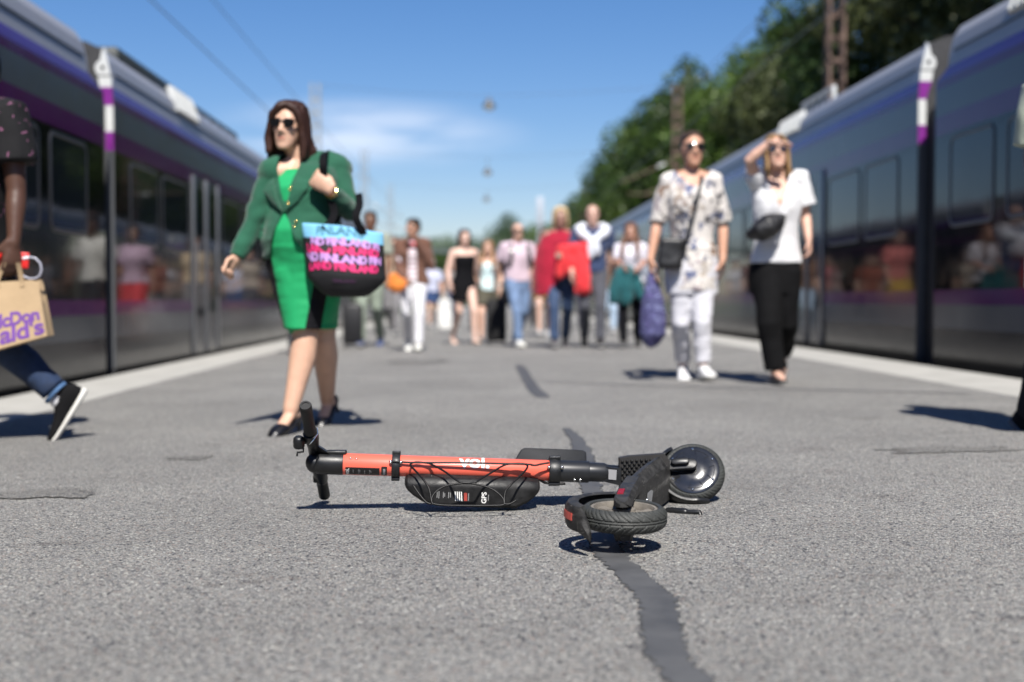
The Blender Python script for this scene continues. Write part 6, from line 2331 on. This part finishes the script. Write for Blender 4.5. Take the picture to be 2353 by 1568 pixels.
# ------------------------------------------------------------------ the crowd farther up the platform
def walker(fx, fy, hy, label, sex='f', step=0, yaw=0, tone=(.50, .29, .20), hair=('short', (.04, .025, .018)), top=None, bottom=None, shoes=(.05, .05, .055), soles=(.3, .3, .3), lean=0, fat=1.0, arms=None, legs='trousers', glasses=False, dresslen=None, group="walkers farther up the platform", name_top='shirt', sleeve=.36, jacket=None, mods=None, loose=.016):
    root = gr(fx, fy); root.z = gz(root.x); D = root.y
    k = (at(fx, hy, D).z - root.z) / 1.715
    P = thing("person", label, "person", root, group)
    key = "_%d_%d" % (int(tone[0] * 100), int(tone[1] * 100))
    yaw += (fx * 7) % 37 - 18
    step *= 1.3
    b = Body(root, k, sex, yaw=R(yaw), fat=fat, voxel=.0125)
    J = b.J
    f, r_, z_ = b.fwd, b.rt, V((0, 0, 1))
    st_ = .27 * step
    for sd, sg in (('a', 1), ('b', -1)):
        q = st_ * sg
        J['f' + sd] = J['f' + sd] + (f * q + z_ * (.035 * abs(q) / .27 if q < 0 else 0)) * k
        J['k' + sd] = J['k' + sd] + f * (max(q, 0) * .62 + .04) * k
        J['w' + sd] = J['w' + sd] - f * (q * .65 - .03) * k
        J['e' + sd] = J['e' + sd] - f * (q * .25) * k
        b.toe[sd] = (f + z_ * (.10 if q > 0 else -.45 if q < 0 else 0)).normalized()
    if mods:
        mods(b)
    b.skin(P, person_mats(tone, tuple(c * .8 for c in hair[1]), key))
    if top:
        b.garment(P, name_top, top, top_build(b, .90, 1.41, loose, sleeve, sleeve=loose, cuff=.012) if sleeve else (lambda mb: b.torso(mb, .88, 1.33, loose)), wr=(.010, (9, 9, 6)), seed=fx * .1)
    if jacket:
        def jc(p, n):
            x, y, z = b.lc(p)
            return y < -.03 and abs(x - .0) < .05 + .02 * (1.3 - z)
        b.garment(P, "jacket", jacket, top_build(b, .86, 1.415, .034, .96, sleeve=.028), wr=(.012, (9, 9, 6)), seed=fx * .13, cut=jc)
    if legs == 'trousers' and bottom:
        b.garment(P, "trousers", bottom, trouser_build(b, w=(.108, .094, .081, .069, .066, .062, .059), upto=.98, top=.98), wr=(.008, (9, 9, 8)), seed=fx * .2)
    elif legs == 'shorts' and bottom:
        b.garment(P, "shorts", bottom, trouser_build(b, w=(.112, .110, .104, .1, .1, .1, .1), upto=.36, top=.98), wr=(.008, (9, 9, 8)), seed=fx * .2)
    elif legs == 'dress' and bottom:
        def dr(mb):
            b.torso(mb, .86, 1.33, .012)
            rings = [b.ring(.95, .014), b.ring(.86, .03)]
            c = J['pelvis']
            for z, w, d in ((.76, .20, .15), (dresslen or .62, .205, .16)):
                rings.append([V((c.x, c.y, root.z + z * k)) + (r_ * math.cos(2 * math.pi * j / 28) * w - f * math.sin(2 * math.pi * j / 28) * d) * k for j in range(28)])
            mb.ringloft(rings)
        b.garment(P, "dress", bottom, dr, wr=(.008, (9, 9, 4)), seed=fx * .2)
    sm = cloth("walker_shoe_%d_%d_%d" % tuple(int(c * 100) for c in shoes), shoes); so = simple("walker_sole_%d" % int(soles[0] * 100), soles, rough=.6)
    for sd in 'ab':
        b.shoe(P, sd, [sm, so])
    hm = hairmat("hair_%d_%d" % (int(hair[1][0] * 1000), int(hair[1][1] * 1000)), hair[1])
    short = [(.140, .016, .024, .012, 0), (.130, .054, .068, .012, 0), (.106, .076, .096, .010, 8), (.072, .085, .108, .012, 34), (.02, .086, .108, .016, 74), (-.04, .080, .098, .02, 100)]
    bald = [(.060, .076, .098, .016, 95), (.02, .078, .100, .018, 92), (-.03, .074, .092, .02, 105)]
    bob = [(.142, .016, .024, .012, 0), (.132, .058, .070, .012, 0), (.108, .082, .100, .010, 8), (.07, .096, .114, .012, 36), (.02, .102, .118, .014, 48), (-.05, .106, .116, .016, 52), (-.11, .104, .108, .02, 58), (-.15, .09, .09, .022, 66)]
    long_ = bob[:-1] + [(-.12, .100, .105, .018, 60), (-.20, .108, .10, .02, 62), (-.28, .105, .09, .02, 66), (-.33, .08, .07, .02, 75)]
    style = {'short': short, 'bald': bald, 'bob': bob, 'long': long_}[hair[0]]
    def fl(mb):
        for sx in (-1, 1):
            mb.tube([b.hp(sx * .078, -.03, -.04), b.hp(sx * .092, -.07, -.14), b.hp(sx * .105, -.125, -.25), b.hp(sx * .095, -.150, -.36)], [.024 * b.k, .034 * b.k, .034 * b.k, .016 * b.k], n=10)
            mb.tube([b.hp(sx * .07, .03, -.05), b.hp(sx * .110, .03, -.17), b.hp(sx * .125, .02, -.30)], [.03 * b.k, .04 * b.k, .02 * b.k], n=10)
    b.hair(P, hm, style, thick=.016, amp=.004, voxel=.010, extra=fl if hair[0] == 'long' else None)
    if glasses:
        sunglasses(b, P)
    return b, P


C = lambda n, c: cloth("cloth_" + n, c)
# man behind the tote
def m6(b):
    b.J['wa'] = b.J['wa'] + V((-.10, .05, -.02)) * b.k
walker(852, 797, 486, "man in grey-green trousers half hidden behind the lettered tote bag", 'm', .8, 8, (.16, .08, .05), ('short', (.03, .018, .012)), C("sage_shirt", (.25, .27, .22)), C("sage", (.20, .235, .19)), (.04, .06, .14), mods=m6)


def suitcase(x0, x1, y0, y1, D, mat, label, handle_to=None):
    a, c_ = at(x0, y1, D), at(x1, y0, D)
    T_ = thing("suitcase", label, "suitcase", V(((a.x + c_.x) / 2, D, gz(a.x))), None)
    z0 = gz(a.x)
    mb = MB(); mb.box(((a.x + c_.x) / 2, D, (z0 + .05 + c_.z) / 2), (c_.x - a.x, .22, c_.z - z0 - .05), ch=.05); s_ = mb.build("shell", mat, T_, sharp=35)
    mb = MB()
    for i in range(3):
        mb.box(((a.x + c_.x) / 2 + (i - 1) * (c_.x - a.x) * .27, D - .112, (z0 + .05 + c_.z) / 2), (.03, .012, (c_.z - z0) * .78), ch=.004)
    mb.build("rib", mat, s_)
    for sx in (-1, 1):
        mb = MB(); x = (a.x + c_.x) / 2 + sx * (c_.x - a.x) * .36
        mb.lathe([(.001, -.014), (.026, -.013), (.028, 0), (.026, .013), (.001, .014)], (x, D - .05, z0 + .028), (1, 0, 0), n=16)
        mb.box((x, D - .05, z0 + .056), (.03, .05, .03), ch=.006); mb.build("wheel", S_RUB, T_)
    if handle_to is not None:
        mb = MB(); cx = (a.x + c_.x) / 2; t = V(handle_to)
        for sx in (-.07, .07):
            mb.tube([(cx + sx, D + .07, c_.z - .05), (t.x + sx, t.y, t.z)], .009, n=8)
        mb.tube([(t.x - .08, t.y, t.z), (t.x + .08, t.y, t.z)], .014, n=8); mb.build("pull_handle", S_BLACK, T_)


suitcase(789, 834, 698, 797, 17.4, simple("case_black", (.010, .010, .012), rough=.5, bump=.3, bscale=60), "black suitcase pulled beside the man in grey-green trousers", handle_to=at(815, 655, 17.6))


# person in a striped shirt and brown jacket
def m7(b):
    A = lambda x, y, dy=0.0: at(x, y, b.root.y + dy)
    b.set(wa=A(935, 645, -.28), ea=A(915, 618, -.02), wb=A(948, 540, -.20), eb=A(990, 612, -.02), sa=A(918, 565), sb=A(978, 562))
    b.head_yaw = R(-35)
stri = stripes("striped_shirt", (.68, .66, .68), (.42, .25, .30), 16, 2, .62)
b7, P7 = walker(950, 806, 503, "person in white trousers, striped shirt and open brown jacket", 'f', -.9, -10, (.34, .19, .13), ('short', (.022, .014, .010)), stri, C("white_slacks", (.58, .58, .61)), (.70, .70, .66), (.70, .70, .62), jacket=C("brown_jacket", (.125, .060, .040)), mods=m7)
mb = MB()
mb.ringloft([b7.ring(1.33, .019), b7.ring(1.38, .020), b7.ring(1.40, .018)]); mb.build("red_yoke", C("red_yoke", (.55, .05, .05)), P7)
T = thing("hand_bag", "soft orange bag held low by the person in the brown jacket", "bag", at(912, 668, 15.6))
mb = MB(); mb.ell(at(913, 655, 15.6), (.125, .07, .10)); mb.ell(at(905, 640, 15.6), (.07, .06, .07))
me = remesh(mb, .012, 3); wrinkle(me, .012, (14, 14, 14), 1); put(me, "pouch", C("orange", (.62, .19, .035)), T)


# woman in black dress
def m8(b):
    b.J['wa'] = b.J['wa'] + V((-.06, .0, 0)) * b.k; b.J['ea'] = b.J['ea'] + V((-.05, 0, 0)) * b.k
    b.J['wb'] = b.J['wb'] + V((.05, .12, .1)) * b.k
b8, P8 = walker(1067, 791, 528, "woman in a strapless black short dress", 'f', -1.0, 0, (.60, .40, .32), ('bob', (.05, .024, .018)), None, C("black_dress", (.008, .008, .010)), (.60, .42, .34), (.5, .36, .3), legs='dress', dresslen=.64, mods=m8, glasses=False)
# white carrier bag by her hand
def soft_bag(name, label, mat, cx, y0, y1, w, D, dp=.10, cat="bag"):
    T_ = thing(name, label, cat, at(cx, y1, D))
    mb = MB(); rings = []
    for t in (0, .06, .2, .5, .8, .95, 1):
        c = at(cx, lerp(y1, y0, t), D); w_ = w / 2 * D / FPX * (1 if .05 < t < .96 else .9)
        rings.append([c + V((math.cos(2 * math.pi * j / 24) * w_ * (1 + .05 * math.sin(5 * j)), math.sin(2 * math.pi * j / 24) * dp * (1 - .5 * t), 0)) for j in range(24)])
    mb.ringloft(rings)
    me = remesh(mb, .015, 2); wrinkle(me, .016, (10, 10, 5), cx * .1); put(me, "pouch", mat, T_)
    strap(T_, [at(cx - w * .25, y0 + 2, D), at(cx - w * .05, y0 - 14, D), at(cx + w * .05, y0 - 14, D), at(cx + w * .25, y0 + 2, D)], .02, .005, mat, "handle")
    return T_


soft_bag("carrier_bag", "tall white carrier bag left of the woman in the black dress", C("white_bag", (.60, .60, .58)), 1022, 690, 757, 33, 24.0)

# woman in light blue top
walker(1122, 788, 553, "woman in a pale blue sleeveless top between the black dress and the pink shirt", 'f', .7, 0, (.58, .36, .27), ('long', (.24, .13, .06)), C("pale_blue_top", (.58, .74, .76)), C("olive_shorts", (.075, .07, .05)), (.05, .05, .05), sleeve=0, legs='shorts', name_top='top')

# man in pink shirt with backpack straps
def m10(b):
    b.J['wa'] = b.J['wa'] + V((-.03, .12, .02)) * b.k
pinks = simple("pink_shirt", (.52, .41, .47), rough=.85, var=.06, vscale=8, bump=.4, bscale=300)
b10, P10 = walker(1189, 797, 512, "man in a pale pink shirt, jeans and backpack straps pulling a suitcase", 'm', .9, 0, (.50, .31, .23), ('bald', (.16, .11, .08)), pinks, simple("jeans_light", (.115, .175, .29), rough=.85, var=.35, vscale=9), (.66, .66, .64), (.7, .7, .68), sleeve=.34, fat=1.02, mods=m10, glasses=True)
for sx in (-1, 1):
    k = b10.k
    pts = [b10.spine(z) + (b10.rt * sx * x - b10.fwd * y) * k for z, x, y in ((1.43, .10, .04), (1.42, .115, -.06), (1.34, .125, -.130), (1.24, .135, -.150), (1.14, .15, -.125), (1.08, .165, -.02))]
    strap(P10, pts, .05, .012, S_LABEL, "backpack_strap")
mb = MB(); mb.box(b10.spine(1.22) - b10.fwd * .21 * b10.k, (.30, .15, .46), ch=.05); mb.build("backpack", simple("pack_dark", (.02, .02, .03), rough=.7), P10)
suitcase(1117, 1164, 688, 787, 17.6, simple("case_soft_black", (.006, .006, .007), rough=.8, bump=.4, bscale=40), "black suitcase behind the man in the pink shirt", handle_to=at(1152, 655, 17.5))

# person in the red cape carrying a coral coat
def m11(b):
    A = lambda x, y, dy=0.0: at(x, y, b.root.y + dy)
    b.set(wa=A(1242, 660, -.05), wb=A(1298, 590, -.33), eb=A(1345, 600, -.08))
cape = C("cape_red", (.30, .008, .028))
b11, P11 = walker(1287, 799, 476, "person with fair hair in a dark red cape with a coral coat over one arm", 'f', .8, 0, (.30, .17, .13), ('bob', (.55, .42, .24)), None, simple("jeans_blue", (.028, .052, .11), rough=.85, var=.3, vscale=9), (.05, .045, .05), mods=m11)


def cape_build(mb):
    b11.torso(mb, 1.0, 1.41, .03)
    k = b11.k
    rings = []
    for z, w, d in ((1.425, .10, .10), (1.39, .19, .12), (1.33, .245, .145), (1.20, .29, .165), (1.05, .315, .18), (.90, .33, .185), (.78, .335, .19), (.64, .335, .19)):
        c = b11.spine(z)
        rings.append([c + (b11.rt * math.cos(2 * math.pi * j / 40) * w * (1 + .05 * math.sin(7 * 2 * math.pi * j / 40) * (1.42 - z)) - b11.fwd * math.sin(2 * math.pi * j / 40) * d * (1 + .08 * math.cos(9 * 2 * math.pi * j / 40) * (1.42 - z))) * k for j in range(40)])
    mb.ringloft(rings)


def cape_cut(p, n):
    x, y, z = b11.lc(p)
    return z < 1.0 and x > -.17 and z < .66 + (x + .17) * 1.1
b11.garment(P11, "cape", cape, cape_build, wr=(.014, (9, 9, 3)), seed=6, cut=cape_cut)
T = thing("coat", "bright coral coat draped over the arm of the person in the red cape", "coat", at(1318, 640, b11.root.y - .3))
mb = MB(); Dc = b11.root.y - .30
for x0, y0, x1, y1, r0, r1 in ((1292, 574, 1342, 570, .065, .075), (1296, 576, 1285, 630, .075, .060), (1314, 575, 1311, 628, .080, .060), (1330, 574, 1333, 640, .085, .085), (1343, 576, 1343, 664, .055, .085), (1335, 640, 1330, 668, .085, .06)):
    mb.tube([at(x0, y0, Dc), at((x0 + x1) / 2, (y0 + y1) / 2, Dc - .02), at(x1, y1, Dc)], [r0, (r0 + r1) / 2, r1], n=14, flat=1.0)
me = remesh(mb, .014, 3); wrinkle(me, .022, (12, 12, 4), 8); put(me, "coat_cloth", C("coral_coat", (.66, .035, .042)), T)

# man with the sweater round his neck
b12, P12 = walker(1361, 799, 470, "man in a dark blue polo shirt with a white sweater tied round his neck", 'm', -.8, -3, (.52, .32, .25), ('bald', (.12, .08, .06)), C("navy_polo", (.030, .047, .105)), C("grey_trouser", (.060, .062, .075)), (.02, .02, .022), fat=1.0, sleeve=.36)
swm = C("sweater_white", (.62, .64, .70))
mb = MB(); k = b12.k
sp = lambda z, x, y: b12.spine(z) + (b12.rt * x - b12.fwd * y) * k
mb.tube([sp(1.43, -.05, .09), sp(1.45, -.11, .03), sp(1.42, -.165, -.03), sp(1.36, -.13, -.10), sp(1.30, -.05, -.145), sp(1.24, .0, -.16)], [.05 * k, .055 * k, .06 * k, .06 * k, .05 * k, .045 * k], n=12)
mb.tube([sp(1.43, .05, .09), sp(1.45, .11, .03), sp(1.42, .165, -.03), sp(1.36, .13, -.10), sp(1.30, .05, -.145), sp(1.24, .02, -.16)], [.05 * k, .055 * k, .06 * k, .06 * k, .05 * k, .045 * k], n=12)
mb.tube([sp(1.43, -.06, .09), sp(1.43, .06, .09)], .06 * k, n=12)
mb.tube([sp(1.26, -.01, -.16), sp(1.16, -.035, -.165), sp(1.08, -.03, -.15)], [.05 * k, .045 * k, .035 * k], n=12)
mb.tube([sp(1.26, .02, -.16), sp(1.18, .05, -.165), sp(1.12, .055, -.155)], [.05 * k, .045 * k, .035 * k], n=12)
me = remesh(mb, .013, 2); wrinkle(me, .008, (16, 16, 16), 3); put(me, "sweater", swm, P12)

# long-haired woman with teal jacket
def m13(b):
    A = lambda x, y, dy=0.0: at(x, y, b.root.y + dy)
    b.set(wb=A(1468, 618, -.26), eb=A(1484, 600, .0), wa=A(1432, 615, -.24), ea=A(1418, 598, 0))
b13, P13 = walker(1449, 799, 513, "long-haired woman in a white top holding a teal jacket against her hip", 'f', .5, 0, (.40, .22, .16), ('long', (.13, .062, .034)), C("white_tee", (.60, .58, .64)), C("black_leggings", (.012, .012, .016)), (.02, .02, .02), mods=m13)
T = thing("jacket", "teal jacket held at the hip of the long-haired woman", "jacket", at(1435, 690, b13.root.y - .2))
mb = MB(); Dc = b13.root.y - .20
for x0, y0, x1, y1, r0, r1 in ((1425, 630, 1412, 690, .09, .06), (1440, 625, 1438, 690, .10, .08), (1460, 640, 1472, 680, .08, .06), (1415, 640, 1403, 695, .06, .03)):
    mb.tube([at(x0, y0, Dc), at((x0 + x1) / 2, (y0 + y1) / 2, Dc - .02), at(x1, y1, Dc)], [r0, (r0 + r1) / 2, r1], n=12)
me = remesh(mb, .014, 3); wrinkle(me, .02, (12, 12, 4), 4); put(me, "jacket_cloth", C("teal", (.012, .085, .095)), T)

# people farther back, partly hidden
FAR = "distant walkers glimpsed between others"
walker(992, 752, 597, "distant person in a plaid shirt and dark blue shorts behind the brown jacket", 'm', .8, 0, (.50, .31, .23), ('short', (.06, .04, .03)), stripes("plaid", (.55, .56, .66), (.33, .36, .50), 26, 2, .55), C("blue_shorts", (.020, .045, .12)), (.3, .3, .3), legs='shorts', group=FAR)
walker(905, 770, 545, "person in beige with a scarf standing behind the lettered tote bag's right side", 'f', -.6, 0, (.42, .24, .17), ('bob', (.12, .08, .05)), C("beige_top", (.42, .33, .22)), C("dusk_grey", (.17, .165, .17)), (.2, .2, .2), group=FAR)
walker(1250, 772, 528, "person in coral and mustard seen between the pink shirt and the red cape", 'f', .7, 0, (.56, .36, .28), ('short', (.10, .07, .05)), C("dusty_coral", (.45, .14, .13)), C("mustard", (.42, .27, .06)), (.4, .4, .4), legs='shorts', group=FAR)
walker(1092, 758, 588, "distant person with a rust coloured bag behind the black dress", 'm', .6, 0, (.5, .32, .24), ('short', (.05, .035, .03)), C("dark_rust", (.18, .05, .03)), C("dark_slack", (.03, .03, .035)), (.03, .03, .03), group=FAR)
walker(1398, 765, 575, "distant person in light blue jeans behind the man with the sweater", 'm', -.6, 0, (.5, .32, .24), ('short', (.05, .035, .03)), C("brown_top", (.15, .085, .05)), C("pale_jean", (.36, .47, .60)), (.5, .5, .5), group=FAR)
walker(1222, 742, 600, "distant person in pale grey far behind the pink shirt", 'm', .6, 0, (.5, .32, .24), ('short', (.05, .035, .03)), C("pale_grey", (.40, .40, .42)), C("grey_slack", (.16, .16, .18)), (.1, .1, .1), group=FAR)
walker(684, 815, 498, "man in a white shirt hidden behind the woman in green, mirrored in the train", 'm', .5, 20, (.12, .06, .04), ('short', (.01, .009, .008)), C("white_shirt", (.68, .67, .62)), C("dark_slack", (.03, .03, .035)), (.1, .02, .02), group=FAR)
walker(726, 802, 520, "person in a pink striped shirt behind the woman in green, mirrored in the train", 'f', .6, 10, (.45, .27, .2), ('short', (.08, .05, .04)), stripes("pink_stripe", (.60, .48, .56), (.44, .28, .40), 18, 0, .5), C("coral_short", (.55, .06, .07)), (.2, .2, .2), legs='shorts', group=FAR)

for fx, fy, hy, sx, tp, bt, lab in (
        (948, 752, 592, 'm', (.05, .06, .09), (.03, .03, .035), "distant person in dark blue behind the orange bag"),
        (1040, 748, 600, 'f', (.22, .20, .19), (.04, .05, .09), "distant person in grey with dark jeans by the white carrier bag"),
        (1150, 752, 592, 'm', (.09, .11, .09), (.02, .02, .025), "distant person in dark green above the soft black suitcase"),
        (1212, 757, 585, 'f', (.30, .10, .11), (.10, .09, .09), "distant person in dull red behind the pink shirt's shoulder"),
        (1262, 752, 590, 'm', (.10, .10, .12), (.03, .03, .04), "distant person in charcoal behind the red cape"),
        (1335, 755, 588, 'm', (.16, .17, .20), (.04, .04, .06), "distant person in slate grey between the cape and the sweater"),
        (1425, 757, 582, 'f', (.10, .05, .05), (.05, .06, .10), "distant person in maroon behind the teal jacket"),
        (1480, 765, 575, 'm', (.20, .22, .26), (.05, .05, .06), "distant person in blue grey beside the patterned carrier bag"),
        (872, 762, 572, 'f', (.28, .24, .20), (.05, .05, .06), "distant person in tan behind the suitcase")):
    walker(fx, fy, hy, lab, sx, .7, (fx % 7) * 4 - 12, (.45, .28, .21), ('short', (.05, .035, .028)), C("far_%d" % fx, tp), C("farleg_%d" % fx, bt), (.04, .04, .05), group=FAR)
